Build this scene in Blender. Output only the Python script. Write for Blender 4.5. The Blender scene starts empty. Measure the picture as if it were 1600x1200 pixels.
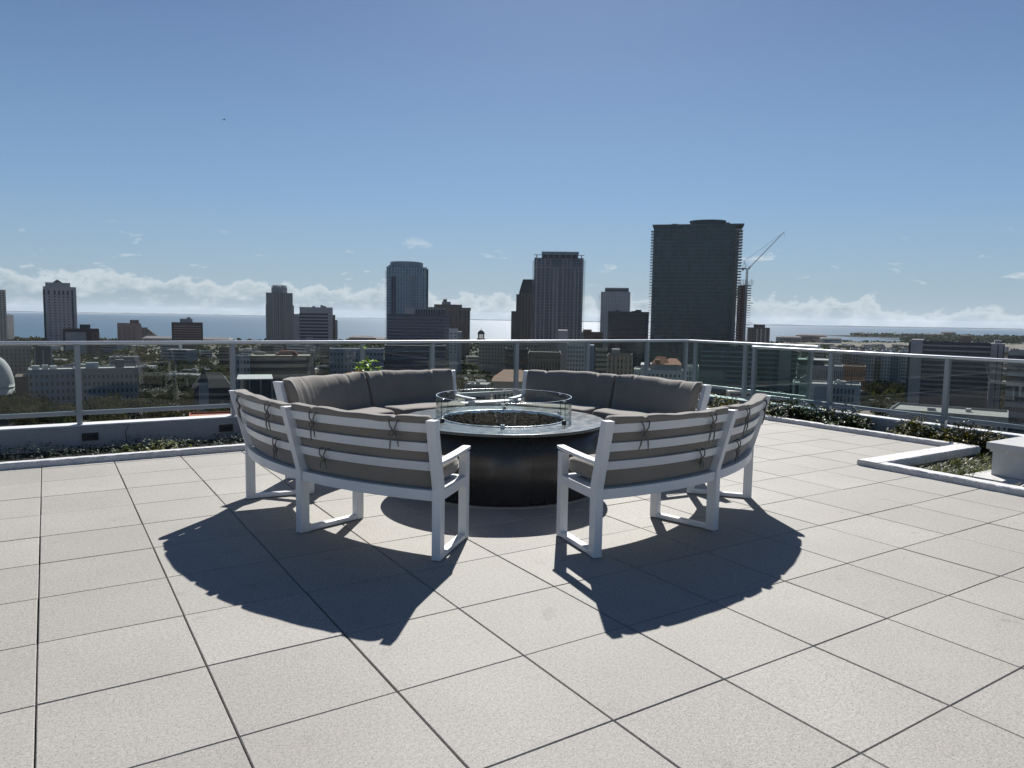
import bpy, math, random
import numpy as np
from mathutils import Vector, Matrix, Euler
random.seed(7)
RNG = np.random.default_rng(11)
S = bpy.context.scene
COL = S.collection
PI = math.pi
# ------------------------------------------------------------------ camera model (solved from the paving grid)
T = .61; F = 1130.4; PIT = -.091747; ROL = .017279; H = 2.46532 * T; YAW = .572128; I0, J0 = 1.137148, -4.220308
_fw = np.array([0, math.cos(PIT), math.sin(PIT)]); _r = np.array([1., 0, 0]); _u = np.cross(_r, _fw)
_R = _r * math.cos(ROL) + _u * math.sin(ROL); _U = -_r * math.sin(ROL) + _u * math.cos(ROL)
_C = np.array([0, 0, H])
IH = np.array([math.cos(YAW), math.sin(YAW)]); JH = np.array([-math.sin(YAW), math.cos(YAW)])
def ray(x, y): return _fw + _R * (x - 800) / F - _U * (y - 600) / F
def fl(x, y, z=0.):
    d = ray(x, y); return _C + d * (z - H) / d[2]
def aty(x, y, Y):
    d = ray(x, y); return _C + d * Y / d[1]
def W(i, j): return (i - I0) * T * IH + (j - J0) * T * JH
def pix(p):
    d = np.array(p, float) - _C; z = d @ _fw
    return 800 + F * (d @ _R) / z, 600 - F * (d @ _U) / z
HAZE = 1.6e-5
GZ = -60.0            # street level below the roof terrace
SEA = -60.9
# ------------------------------------------------------------------ helpers
def tag(o, label=None, cat=None, group=None, kind=None):
    if label: o['label'] = label
    if cat: o['category'] = cat
    if group: o['group'] = group
    if kind: o['kind'] = kind
    return o
def empty(name, loc=(0, 0, 0), rz=0., label=None, cat=None, group=None):
    o = bpy.data.objects.new(name, None); COL.objects.link(o)
    o.location = loc; o.rotation_euler = (0, 0, rz); o.empty_display_size = .2
    return tag(o, label, cat, group)
class MB:
    def __init__(s): s.v = []; s.f = []; s.n = 0
    def add(s, vs, fs):
        b = s.n; s.v.extend(tuple(map(float, p)) for p in vs); s.n += len(vs)
        s.f.extend(tuple(b + k for k in f) for f in fs); return s
    def box(s, x0, x1, y0, y1, z0, z1):
        return s.add([(x0, y0, z0), (x1, y0, z0), (x1, y1, z0), (x0, y1, z0), (x0, y0, z1), (x1, y0, z1), (x1, y1, z1), (x0, y1, z1)],
                     [(3, 2, 1, 0), (4, 5, 6, 7), (0, 1, 5, 4), (1, 2, 6, 5), (2, 3, 7, 6), (3, 0, 4, 7)])
    def hexa(s, lo, hi):   # two quads lofted
        return s.add(list(lo) + list(hi), [(3, 2, 1, 0), (4, 5, 6, 7), (0, 1, 5, 4), (1, 2, 6, 5), (2, 3, 7, 6), (3, 0, 4, 7)])
    def bar(s, a, b, w, h=None):
        a = Vector(a); b = Vector(b); h = h or w; d = (b - a).normalized()
        up = Vector((0, 0, 1)) if abs(d.z) < .95 else Vector((0, 1, 0))
        r = d.cross(up).normalized() * w / 2; u = r.cross(d).normalized() * h / 2
        return s.hexa([a - r - u, a + r - u, a + r + u, a - r + u], [b - r - u, b + r - u, b + r + u, b - r + u])
    def tube(s, pts, rad, n=6, cap=True):
        pts = [Vector(p) for p in pts]; m = len(pts); vs = []; prev = None
        for k, p in enumerate(pts):
            d = (pts[min(k + 1, m - 1)] - pts[max(k - 1, 0)])
            if d.length < 1e-9: d = Vector((0, 0, 1))
            d.normalize()
            if prev is None:
                up = Vector((0, 0, 1)) if abs(d.z) < .9 else Vector((1, 0, 0)); a = d.cross(up).normalized()
            else:
                a = prev - d * prev.dot(d)
                a = a.normalized() if a.length > 1e-6 else d.orthogonal().normalized()
            prev = a; b = d.cross(a); rr = rad[k] if hasattr(rad, '__len__') else rad
            for q in range(n):
                t = 2 * PI * q / n; vs.append(p + (a * math.cos(t) + b * math.sin(t)) * rr)
        fs = [(k * n + q, k * n + (q + 1) % n, (k + 1) * n + (q + 1) % n, (k + 1) * n + q) for k in range(m - 1) for q in range(n)]
        if cap: fs += [tuple(range(n))[::-1], tuple((m - 1) * n + q for q in range(n))]
        return s.add(vs, fs)
    def lathe(s, prof, n=64, cx=0, cy=0, closed=False):
        vs = []; m = len(prof)
        for k in range(n):
            t = 2 * PI * k / n
            for r, z in prof: vs.append((cx + r * math.cos(t), cy + r * math.sin(t), z))
        fs = []
        for k in range(n):
            k2 = (k + 1) % n
            for q in range(m if closed else m - 1):
                q2 = (q + 1) % m
                fs.append((k * m + q, k2 * m + q, k2 * m + q2, k * m + q2))
        return s.add(vs, fs)
    def mesh(s, name):
        me = bpy.data.meshes.new(name); me.from_pydata(s.v, [], s.f); me.update(); return me
    def build(s, name, mat, parent=None, smooth=False, bevel=0, seg=2, loc=None, rz=None):
        me = s.mesh(name); return link(name, me, mat, parent, smooth, bevel, seg, loc, rz)
def link(name, me, mat=None, parent=None, smooth=False, bevel=0, seg=2, loc=None, rz=None):
    if mat and not me.materials: me.materials.append(mat)
    if smooth: me.polygons.foreach_set('use_smooth', [True] * len(me.polygons))
    o = bpy.data.objects.new(name, me); COL.objects.link(o)
    if parent: o.parent = parent
    if loc is not None: o.location = loc
    if rz is not None: o.rotation_euler = (0, 0, rz)
    if bevel:
        b = o.modifiers.new('b', 'BEVEL'); b.width = bevel; b.segments = seg; b.limit_method = 'ANGLE'; b.angle_limit = .6
    return o
def kids(o): return [c for c in o.children]
def copy_tree(o, parent=None):
    c = o.copy(); COL.objects.link(c); c.parent = parent
    for ch in list(o.children): copy_tree(ch, c)
    return c
# ------------------------------------------------------------------ materials
def newmat(name):
    m = bpy.data.materials.new(name); m.use_nodes = True
    nt = m.node_tree; nt.nodes.clear()
    out = nt.nodes.new('ShaderNodeOutputMaterial'); return m, nt, out
def nd(nt, typ, **kw):
    n = nt.nodes.new('ShaderNode' + typ)
    for k, v in kw.items():
        if k.startswith('i_'): n.inputs[k[2:].replace('_', ' ')].default_value = v
        elif k.startswith('n_'): n.inputs[int(k[2:])].default_value = v
        else: setattr(n, k, v)
    return n
def math_(nt, op, a, b=None, c=None, clamp=False):
    n = nt.nodes.new('ShaderNodeMath'); n.operation = op; n.use_clamp = clamp
    for k, v in enumerate((a, b, c)):
        if v is None: continue
        if isinstance(v, (int, float)): n.inputs[k].default_value = v
        else: nt.links.new(v, n.inputs[k])
    return n.outputs[0]
def mixc(nt, fac, a, b, mode='MIX'):
    n = nt.nodes.new('ShaderNodeMix'); n.data_type = 'RGBA'; n.blend_type = mode
    for s, v in ((n.inputs[0], fac), (n.inputs[6], a), (n.inputs[7], b)):
        if isinstance(v, (int, float)): s.default_value = v
        elif isinstance(v, tuple): s.default_value = (*v[:3], 1)
        else: nt.links.new(v, s)
    return n.outputs[2]
def noise(nt, vec, scale, detail=3, rough=.5, dist=0.):
    n = nt.nodes.new('ShaderNodeTexNoise'); n.inputs['Scale'].default_value = scale; n.inputs['Detail'].default_value = detail
    n.inputs['Roughness'].default_value = rough; n.inputs['Distortion'].default_value = dist
    if vec is not None: nt.links.new(vec, n.inputs['Vector'])
    return n.outputs['Fac']
def mapr(nt, v, a, b, c, d):
    n = nt.nodes.new('ShaderNodeMapRange'); n.inputs[1].default_value = a; n.inputs[2].default_value = b
    n.inputs[3].default_value = c; n.inputs[4].default_value = d; nt.links.new(v, n.inputs[0]); return n.outputs[0]
def coords(nt, kind='Object'): return nt.nodes.new('ShaderNodeTexCoord').outputs[kind]
def pbr(name, col, rough=.6, metal=0., var=.12, scale=4., fine=0., fscale=60., bump=0., bscale=60., bdist=.002, spec=.5, rvar=.0, trans=0., sheen=0., objvar=0., coat=0.):
    m, nt, out = newmat(name); co = coords(nt)
    b = nd(nt, 'BsdfPrincipled'); nt.links.new(b.outputs[0], out.inputs[0])
    n1 = noise(nt, co, scale, 4, .6)
    c = mixc(nt, mapr(nt, n1, .3, .7, 0, 1), tuple(x * (1 - var) for x in col), tuple(min(1, x * (1 + var)) for x in col))
    if fine:
        n2 = noise(nt, co, fscale, 2, .6)
        c = mixc(nt, 1., c, mixc(nt, mapr(nt, n2, .35, .65, 0, 1), (1 - fine,) * 3, (1 + fine,) * 3), 'MULTIPLY')
    if objvar:
        oi = nt.nodes.new('ShaderNodeObjectInfo').outputs['Random']
        c = mixc(nt, 1., c, mixc(nt, oi, (1 - objvar,) * 3, (1 + objvar,) * 3), 'MULTIPLY')
    nt.links.new(c, b.inputs['Base Color'])
    b.inputs['Roughness'].default_value = rough; b.inputs['Metallic'].default_value = metal
    b.inputs['Specular IOR Level'].default_value = spec
    if coat: b.inputs['Coat Weight'].default_value = coat
    if sheen: b.inputs['Sheen Weight'].default_value = sheen
    if rvar: nt.links.new(mapr(nt, noise(nt, co, scale * 2.3, 3), .3, .7, rough - rvar, rough + rvar), b.inputs['Roughness'])
    if bump:
        bn = nd(nt, 'Bump', i_Strength=bump, i_Distance=bdist); nt.links.new(noise(nt, co, bscale, 3), bn.inputs['Height']); nt.links.new(bn.outputs[0], b.inputs['Normal'])
    return m
def leafmat(name, c1, c2, tip=None, rough=.45, trans=.35, objvar=.25, scale=3.):
    m, nt, out = newmat(name); co = coords(nt)
    geo = nt.nodes.new('ShaderNodeNewGeometry'); rnd = geo.outputs['Random Per Island']
    c = mixc(nt, rnd, c1, c2)
    if tip:
        c = mixc(nt, mapr(nt, rnd, tip[1], tip[1] + .03, 0, 1), c, tip[0])
    n1 = noise(nt, co, scale, 2); c = mixc(nt, 1., c, mixc(nt, mapr(nt, n1, .3, .7, 0, 1), (.65,) * 3, (1.25,) * 3), 'MULTIPLY')
    if objvar:
        oi = nt.nodes.new('ShaderNodeObjectInfo').outputs['Random']
        c = mixc(nt, 1., c, mixc(nt, oi, (1 - objvar, 1 - objvar * .6, 1 - objvar), (1 + objvar, 1 + objvar * .7, 1 + objvar * .3)), 'MULTIPLY')
    b = nd(nt, 'BsdfPrincipled', i_Roughness=rough); b.inputs['Specular IOR Level'].default_value = .05 if rough >= 1 else .22; nt.links.new(c, b.inputs['Base Color'])
    tr = nt.nodes.new('ShaderNodeBsdfTranslucent'); nt.links.new(mixc(nt, 1., c, (1.3, 1.5, .5), 'MULTIPLY'), tr.inputs[0])
    mx = nt.nodes.new('ShaderNodeMixShader'); mx.inputs[0].default_value = trans
    nt.links.new(b.outputs[0], mx.inputs[1]); nt.links.new(tr.outputs[0], mx.inputs[2]); nt.links.new(mx.outputs[0], out.inputs[0])
    return m
def glassmat(name, tint, rough=.01, k=1., haze=0.):
    m, nt, out = newmat(name)
    lw = nt.nodes.new('ShaderNodeLayerWeight'); lw.inputs[0].default_value = .5
    f = math_(nt, 'POWER', lw.outputs['Facing'], 5.); f = math_(nt, 'MULTIPLY_ADD', f, .95 * k, .04 * k)
    tr = nt.nodes.new('ShaderNodeBsdfTransparent'); tr.inputs[0].default_value = (*tint, 1)
    gl = nt.nodes.new('ShaderNodeBsdfGlossy'); gl.inputs['Roughness'].default_value = rough
    mx = nt.nodes.new('ShaderNodeMixShader'); nt.links.new(f, mx.inputs[0]); nt.links.new(tr.outputs[0], mx.inputs[1]); nt.links.new(gl.outputs[0], mx.inputs[2])
    res = mx.outputs[0]
    if haze:
        df = nt.nodes.new('ShaderNodeBsdfDiffuse'); df.inputs[0].default_value = (.5, .55, .6, 1)
        m2 = nt.nodes.new('ShaderNodeMixShader'); m2.inputs[0].default_value = haze
        nt.links.new(res, m2.inputs[1]); nt.links.new(df.outputs[0], m2.inputs[2]); res = m2.outputs[0]
    nt.links.new(res, out.inputs[0]); return m
def curtain(name, glass, frame_, px=3., pz=3.6, mw=.12, sl=.22, rough=.15, vary=.5, zbreak=None):
    """facade with mullions every px metres and floor bands every pz metres; each pane its own tone"""
    m, nt, out = newmat(name); co = coords(nt); frame = tuple(x * .72 for x in frame_)
    sp = nt.nodes.new('ShaderNodeSeparateXYZ'); nt.links.new(co, sp.inputs[0])
    u = math_(nt, 'DIVIDE', math_(nt, 'ADD', math_(nt, 'ADD', sp.outputs[0], sp.outputs[1]), 500.), px)
    v = math_(nt, 'DIVIDE', math_(nt, 'ADD', sp.outputs[2], 500.), pz)
    fu = math_(nt, 'FRACT', u); fv = math_(nt, 'FRACT', v)
    mu = math_(nt, 'LESS_THAN', fu, mw); mv = math_(nt, 'LESS_THAN', fv, sl); mk = math_(nt, 'MAXIMUM', mu, mv)
    cm = nt.nodes.new('ShaderNodeCombineXYZ'); nt.links.new(math_(nt, 'FLOOR', u), cm.inputs[0]); nt.links.new(math_(nt, 'FLOOR', v), cm.inputs[1])
    wn = nt.nodes.new('ShaderNodeTexWhiteNoise'); nt.links.new(cm.outputs[0], wn.inputs['Vector'])
    g = mixc(nt, wn.outputs['Value'], tuple(x * (1 - vary) for x in glass), tuple(x * (1 + vary) for x in glass))
    fr = mixc(nt, noise(nt, co, .05, 3), tuple(x * .85 for x in frame), tuple(x * 1.15 for x in frame))
    c = mixc(nt, mk, g, fr)
    b = nd(nt, 'BsdfPrincipled'); nt.links.new(c, b.inputs['Base Color'])
    nt.links.new(mapr(nt, mk, 0, 1, rough, .7), b.inputs['Roughness'])
    nt.links.new(b.outputs[0], out.inputs[0]); return m
M = {}
M['white_metal'] = pbr('white powder coated aluminium', (.70, .71, .72), .34, var=.04, scale=3, bump=.06, bscale=400, bdist=.0005, rvar=.06)
M['rail_metal'] = pbr('grey painted aluminium rail', (.32, .34, .36), .34, var=.05, scale=1.3, bump=.05, bscale=300, bdist=.0005, rvar=.06)
M['handrail'] = pbr('satin handrail', (.60, .61, .63), .34, var=.04, metal=.5)
M['fabric'] = pbr('taupe outdoor fabric', (.215, .190, .160), .92, var=.07, scale=5, fine=.12, fscale=900, bump=.35, bscale=700, bdist=.0008, sheen=.3)
M['strap'] = pbr('grey tie straps', (.16, .148, .13), .9, var=.1)
M['bronze'] = pbr('dark bronze sheet metal', (.060, .059, .058), .30, metal=.6, var=.2, scale=2, rvar=.05, bump=.03, bscale=3, bdist=.01)
M['pit_top'] = pbr('brushed grey metal table top', (.075, .090, .096), .24, spec=.45, metal=.0, var=.10, scale=6, fine=.10, fscale=80, bump=.02, bscale=60, rvar=.04)
M['steel'] = pbr('stainless steel', (.62, .63, .64), .22, metal=.95, var=.05, scale=8, rvar=.05)
M['lava'] = pbr('lava rock', (.013, .010, .009), 1., spec=.08, var=.6, scale=25, bump=.6, bscale=150, bdist=.004)
M['black_metal'] = pbr('black metal', (.03, .03, .033), .4, metal=.3)
M['ring'] = pbr('pale sealant ring', (.24, .225, .20), .7, var=.1)
M['guard'] = glassmat('clear guard glass', (.94, .965, .955), k=.8)
M['rail_glass'] = glassmat('tinted rail glass', (.80, .84, .835), k=.8, haze=.004)
M['rail_glass_green'] = glassmat('green edged rail glass', (.76, .86, .82), k=1.0, haze=.03)
M['kerb'] = pbr('rough white painted concrete', (.57, .57, .57), .7, var=.12, scale=7, fine=.12, fscale=60, bump=.7, bscale=45, bdist=.008)
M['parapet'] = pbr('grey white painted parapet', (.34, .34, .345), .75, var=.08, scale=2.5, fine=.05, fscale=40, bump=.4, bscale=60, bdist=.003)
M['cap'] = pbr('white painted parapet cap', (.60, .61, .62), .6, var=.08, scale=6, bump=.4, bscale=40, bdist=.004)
M['box_metal'] = pbr('white painted sheet metal', (.50, .50, .49), .5, var=.06, scale=6, rvar=.06, bump=.1, bscale=20, bdist=.003)
M['membrane'] = pbr('white roof membrane', (.52, .51, .49), .6, var=.1, scale=6, bump=.3, bscale=12, bdist=.01)
M['dark_gap'] = pbr('dark gap below paving', (.10, .096, .09), .9)
M['soil'] = pbr('dark mulch soil', (.035, .028, .022), .95, var=.5, scale=20, fine=.4, fscale=90, bump=1., bscale=60, bdist=.02)
M['crack'] = pbr('dark crack', (.03, .03, .03), .9)
M['ground_cover'] = leafmat('dark ground cover leaves', (.010, .016, .008), (.028, .038, .018), rough=.45, trans=.2)
M['variegated'] = leafmat('yellow green leaves', (.12, .13, .03), (.26, .26, .10), tip=((.40, .40, .24), .7), trans=.3)
M['croton'] = leafmat('croton shrub leaves', (.012, .028, .008), (.035, .06, .012), tip=((.24, .21, .03), .84), rough=.45, trans=.3, scale=4)
M['croton_red'] = leafmat('reddish croton leaves', (.022, .030, .008), (.06, .06, .012), tip=((.34, .22, .02), .72), rough=.45, trans=.3, scale=4)
M['bright_leaf'] = leafmat('bright backlit leaves', (.09, .18, .015), (.20, .30, .03), rough=.35, trans=.55)
M['red_leaf'] = leafmat('dry red leaves', (.18, .05, .025), (.30, .10, .04), rough=.5, trans=.4)
M['liriope'] = leafmat('strappy grass', (.035, .05, .02), (.13, .145, .08), tip=((.24, .22, .13), .8), rough=.4, trans=.3)
M['stem'] = pbr('woody stem', (.09, .065, .045), .8)
# ---- city
M['tree_a'] = leafmat('olive oak foliage', (.036, .038, .023), (.066, .065, .040), rough=1., trans=.2, objvar=.3, scale=.25)
M['tree_b'] = leafmat('dark evergreen foliage', (.016, .026, .012), (.034, .046, .020), rough=1., trans=.15, objvar=.3, scale=.25)
M['tree_c'] = leafmat('brownish winter foliage', (.058, .052, .034), (.09, .078, .052), rough=1., trans=.15, objvar=.25, scale=.25)
M['palm'] = leafmat('palm fronds', (.03, .045, .02), (.06, .075, .03), rough=.5, trans=.2)
M['bark'] = pbr('bark', (.10, .085, .07), .9, var=.3, scale=1)
M['window'] = pbr('dark window glass', (.028, .034, .042), .12, var=.5, scale=.3, objvar=.6)
M['window_blue'] = pbr('blue dark glass', (.022, .034, .060), .10, var=.4, scale=.2, objvar=.5)
for nm, c in dict(w_white=(.62, .62, .61), w_cream=(.52, .49, .43), w_lilac=(.42, .40, .42), w_grey=(.34, .35, .36), w_bluegrey=(.30, .35, .41), w_dark=(.10, .10, .11), w_brown=(.17, .125, .10),
                  w_pink=(.36, .26, .22), w_darkbrown=(.085, .065, .06), w_concrete=(.27, .26, .25), w_orange=(.42, .22, .13), w_beige=(.42, .37, .30), w_navy=(.05, .06, .085), w_greenglass=(.10, .14, .15), w_brick=(.36, .13, .08), w_palebrown=(.25, .21, .17)).items():
    M[nm] = pbr('wall ' + nm[2:], tuple(x * .80 for x in c), .8, var=.10, scale=.12, fine=.06, fscale=1.5, spec=.3)
for nm, c in dict(r_white=(.62, .62, .60), r_grey=(.30, .30, .30), r_tan=(.38, .35, .30), r_dark=(.09, .09, .095), r_tile=(.42, .17, .09), r_red=(.42, .10, .07), r_pale=(.46, .45, .42)).items():
    M[nm] = pbr('roof ' + nm[2:], tuple(x * .72 for x in c), .85, var=.18, scale=.15, fine=.12, fscale=.9, spec=.25)
M['far_land'] = pbr('far blue land', (.06, .08, .09), 1., spec=0.)
M['rust'] = pbr('rusty red formwork', (.20, .085, .05), .8, var=.3, scale=.3)
M['crane'] = pbr('white grey crane steel', (.30, .30, .32), .6)
M['road'] = pbr('asphalt road', (.075, .075, .078), .9, var=.2, scale=.05, fine=.1, fscale=1)
M['lot'] = pbr('parking asphalt', (.15, .15, .15), .9, var=.25, scale=.06, fine=.15, fscale=.6)
M['paint'] = pbr('road paint', (.7, .7, .68), .7)
M['sand'] = pbr('pale dry ground', (.36, .32, .25), .95, var=.2, scale=.03)
for k, c in enumerate([(.7, .7, .7), (.08, .09, .10), (.35, .36, .38), (.32, .05, .04), (.06, .10, .22)]):
    M['car%d' % k] = pbr('car paint %d' % k, c, .25, var=.02, coat=.5)
M['tyre'] = pbr('tyre rubber', (.02, .02, .02), .9)

# ------------------------------------------------------------------ camera
cam = bpy.data.cameras.new('camera'); co_ = bpy.data.objects.new('camera', cam); COL.objects.link(co_)
cam.sensor_fit = 'HORIZONTAL'; cam.sensor_width = 36; cam.lens = F / 1600 * 36
cam.clip_start = .05; cam.clip_end = 90000
co_.matrix_world = Matrix(((_R[0], _U[0], -_fw[0], 0), (_R[1], _U[1], -_fw[1], 0), (_R[2], _U[2], -_fw[2], H), (0, 0, 0, 1)))
S.camera = co_
S.render.resolution_x = 1024; S.render.resolution_y = 768
# ------------------------------------------------------------------ light
EL, AZ = math.radians(40.5), math.radians(4.5)
sun = bpy.data.lights.new('sun', 'SUN'); sun.energy = 5.0; sun.angle = math.radians(.53); sun.color = (1, .965, .915)
so = bpy.data.objects.new('sun', sun); COL.objects.link(so)
sd = Vector((math.sin(AZ) * math.cos(EL), math.cos(AZ) * math.cos(EL), math.sin(EL)))
so.rotation_euler = sd.to_track_quat('Z', 'Y').to_euler(); so.location = (0, 0, 30)
wd = bpy.data.worlds.new('World'); S.world = wd; wd.use_nodes = True; nt = wd.node_tree; nt.nodes.clear()
wo = nt.nodes.new('ShaderNodeOutputWorld')
gen = coords(nt, 'Generated'); sp = nt.nodes.new('ShaderNodeSeparateXYZ'); nt.links.new(gen, sp.inputs[0])
zc = math_(nt, 'MAXIMUM', sp.outputs[2], .012)
cb = nt.nodes.new('ShaderNodeCombineXYZ'); nt.links.new(sp.outputs[0], cb.inputs[0]); nt.links.new(sp.outputs[1], cb.inputs[1]); nt.links.new(zc, cb.inputs[2])
sky = nt.nodes.new('ShaderNodeTexSky'); sky.sky_type = 'NISHITA'; sky.sun_disc = False; sky.sun_elevation = EL; sky.sun_rotation = AZ
sky.air_density = 1.0; sky.dust_density = .25; sky.ozone_density = 3.2; sky.altitude = 60
nt.links.new(cb.outputs[0], sky.inputs[0])
bg = nt.nodes.new('ShaderNodeBackground'); bg.inputs[1].default_value = .0405; nt.links.new(mixc(nt, 1., sky.outputs[0], (.90, .985, 1.11), 'MULTIPLY'), bg.inputs[0])
# clouds: a low cumulus bank near the horizon and thin loose clouds above it
deg = 180 / PI
el = math_(nt, 'MULTIPLY', math_(nt, 'ARCSINE', sp.outputs[2]), deg)
az = math_(nt, 'MULTIPLY', math_(nt, 'ARCTAN2', sp.outputs[0], sp.outputs[1]), deg)
def vec(nt, a, b, c=0.):
    n = nt.nodes.new('ShaderNodeCombineXYZ')
    for k, v in enumerate((a, b, c)):
        if isinstance(v, (int, float)): n.inputs[k].default_value = v
        else: nt.links.new(v, n.inputs[k])
    return n.outputs[0]
def val(nt, a, b_, c=0., sc=(1, 1)): return vec(nt, math_(nt, 'MULTIPLY', a, sc[0]), math_(nt, 'MULTIPLY', b_, sc[1]), c)
side = mapr(nt, az, -36, 34, 1., .0)
lump = noise(nt, val(nt, az, el, 1.3, (.20, .28)), 1., 2, .5)            # slow rise and fall of the bank
puff = noise(nt, val(nt, az, el, 4.2, (.62, .95)), 1., 7, .56, .1)
# top of the bank in degrees of elevation: about 3.6 at the left, 2.3 at the right
topd = math_(nt, 'ADD', math_(nt, 'MULTIPLY_ADD', math_(nt, 'SUBTRACT', lump, .5), 3.4, 1.05), math_(nt, 'MULTIPLY', side, 1.75))
edge = math_(nt, 'ADD', math_(nt, 'SUBTRACT', topd, el), math_(nt, 'MULTIPLY', math_(nt, 'SUBTRACT', puff, .5), 3.6))
bank = mapr(nt, edge, .0, .40, 0, 1)
rim = mapr(nt, edge, .15, 1.5, 1., .0)
inner = noise(nt, val(nt, az, el, 9.1, (.55, 1.25)), 1., 6, .6, .15)
lit = math_(nt, 'MAXIMUM', rim, mapr(nt, inner, .52, .68, 0, .85))
fade = mapr(nt, edge, .6, 3.0, .9, .30)
loose = noise(nt, val(nt, az, el, 7.7, (.34, 1.05)), 1., 7, .58, .25)
lm = math_(nt, 'MULTIPLY', mapr(nt, loose, .625, .71, 0, 1), math_(nt, 'MULTIPLY', mapr(nt, el, 6.6, 4.8, 0, 1), mapr(nt, el, 1.2, 2.6, 0, 1)))
hz = math_(nt, 'POWER', mapr(nt, el, 0., 26., 1., .0), 1.7)
nhz = math_(nt, 'MULTIPLY', hz, .95)
cmask = math_(nt, 'MAXIMUM', math_(nt, 'MULTIPLY', bank, fade), math_(nt, 'MULTIPLY', lm, .75))
ccol = mixc(nt, math_(nt, 'MAXIMUM', lit, lm), (.28, .365, .42), (.58, .64, .67))
bc = nt.nodes.new('ShaderNodeBackground'); nt.links.new(ccol, bc.inputs[0]); bc.inputs[1].default_value = .80
hcol = mixc(nt, mapr(nt, el, 0., 9., 0, 1), (.315, .41, .475), (.225, .385, .59))
bh = nt.nodes.new('ShaderNodeBackground'); nt.links.new(hcol, bh.inputs[0]); bh.inputs[1].default_value = .80
m1 = nt.nodes.new('ShaderNodeMixShader'); nt.links.new(nhz, m1.inputs[0]); nt.links.new(bg.outputs[0], m1.inputs[1]); nt.links.new(bh.outputs[0], m1.inputs[2])
m2 = nt.nodes.new('ShaderNodeMixShader'); nt.links.new(cmask, m2.inputs[0]); nt.links.new(m1.outputs[0], m2.inputs[1]); nt.links.new(bc.outputs[0], m2.inputs[2])
nt.links.new(m2.outputs[0], wo.inputs[0])
S.view_settings.view_transform = 'Standard'; S.view_settings.look = 'None'; S.view_settings.exposure = .5; S.view_settings.gamma = 1
S.render.engine = 'CYCLES'
S.cycles.transparent_max_bounces = 24; S.cycles.max_bounces = 8; S.cycles.caustics_reflective = False; S.cycles.caustics_refractive = False
S.cycles.sample_clamp_indirect = 6

# ================================================================== TERRACE (grid frame: x along i, y along j)
O0 = W(0, 0)
def grid_obj(o): o.location = (O0[0], O0[1], 0); o.rotation_euler = (0, 0, YAW); return o
IK, JK = 16.35, 9.17          # kerb lines (front foot)
PI2, PJ2 = 13.0, 2.62         # corner of the second planter
def paving():
    v = []; f = []
    def slab(x0, x1, y0, y1, dz, tx, ty):
        c = .0035; b = len(v)
        def z(x, y): return dz + tx * (x - x0) + ty * (y - y0)
        for (a, e, zz) in ((0, 0, -.03), (0, 0, -c), (c, c, 0.)):
            for (x, y) in ((x0 + a, y0 + a), (x1 - a, y0 + a), (x1 - a, y1 - a), (x0 + a, y1 - a)): v.append((x, y, zz + z(x, y)))
        for k in range(4):
            k2 = (k + 1) % 4
            f.append((b + k, b + k2, b + 4 + k2, b + 4 + k)); f.append((b + 4 + k, b + 4 + k2, b + 8 + k2, b + 8 + k))
        f.append((b + 8, b + 9, b + 10, b + 11))
    rr = random.Random(5)
    for i in range(-14, 17):
        for j in range(-16, 10):
            gx = .0029; gy = .0015
            x0, x1, y0, y1 = i, i + 1, j, j + 1
            if y0 >= JK or x0 >= IK: continue
            x1 = min(x1, IK); y1 = min(y1, JK)
            if x0 >= PI2 and y0 < PJ2:
                if y1 <= PJ2: continue
                y0 = PJ2
            jx = rr.uniform(-.0012, .0012); jy = rr.uniform(-.001, .001)
            slab(x0 * T + gx + jx, x1 * T - gx + jx, y0 * T + gy + jy, y1 * T - gy + jy, rr.uniform(-.0012, .0006), rr.uniform(-.0015, .0015), rr.uniform(-.0015, .0015))
    me = bpy.data.meshes.new('terrace_paving'); me.from_pydata(v, [], f); me.update(); return me
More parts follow.
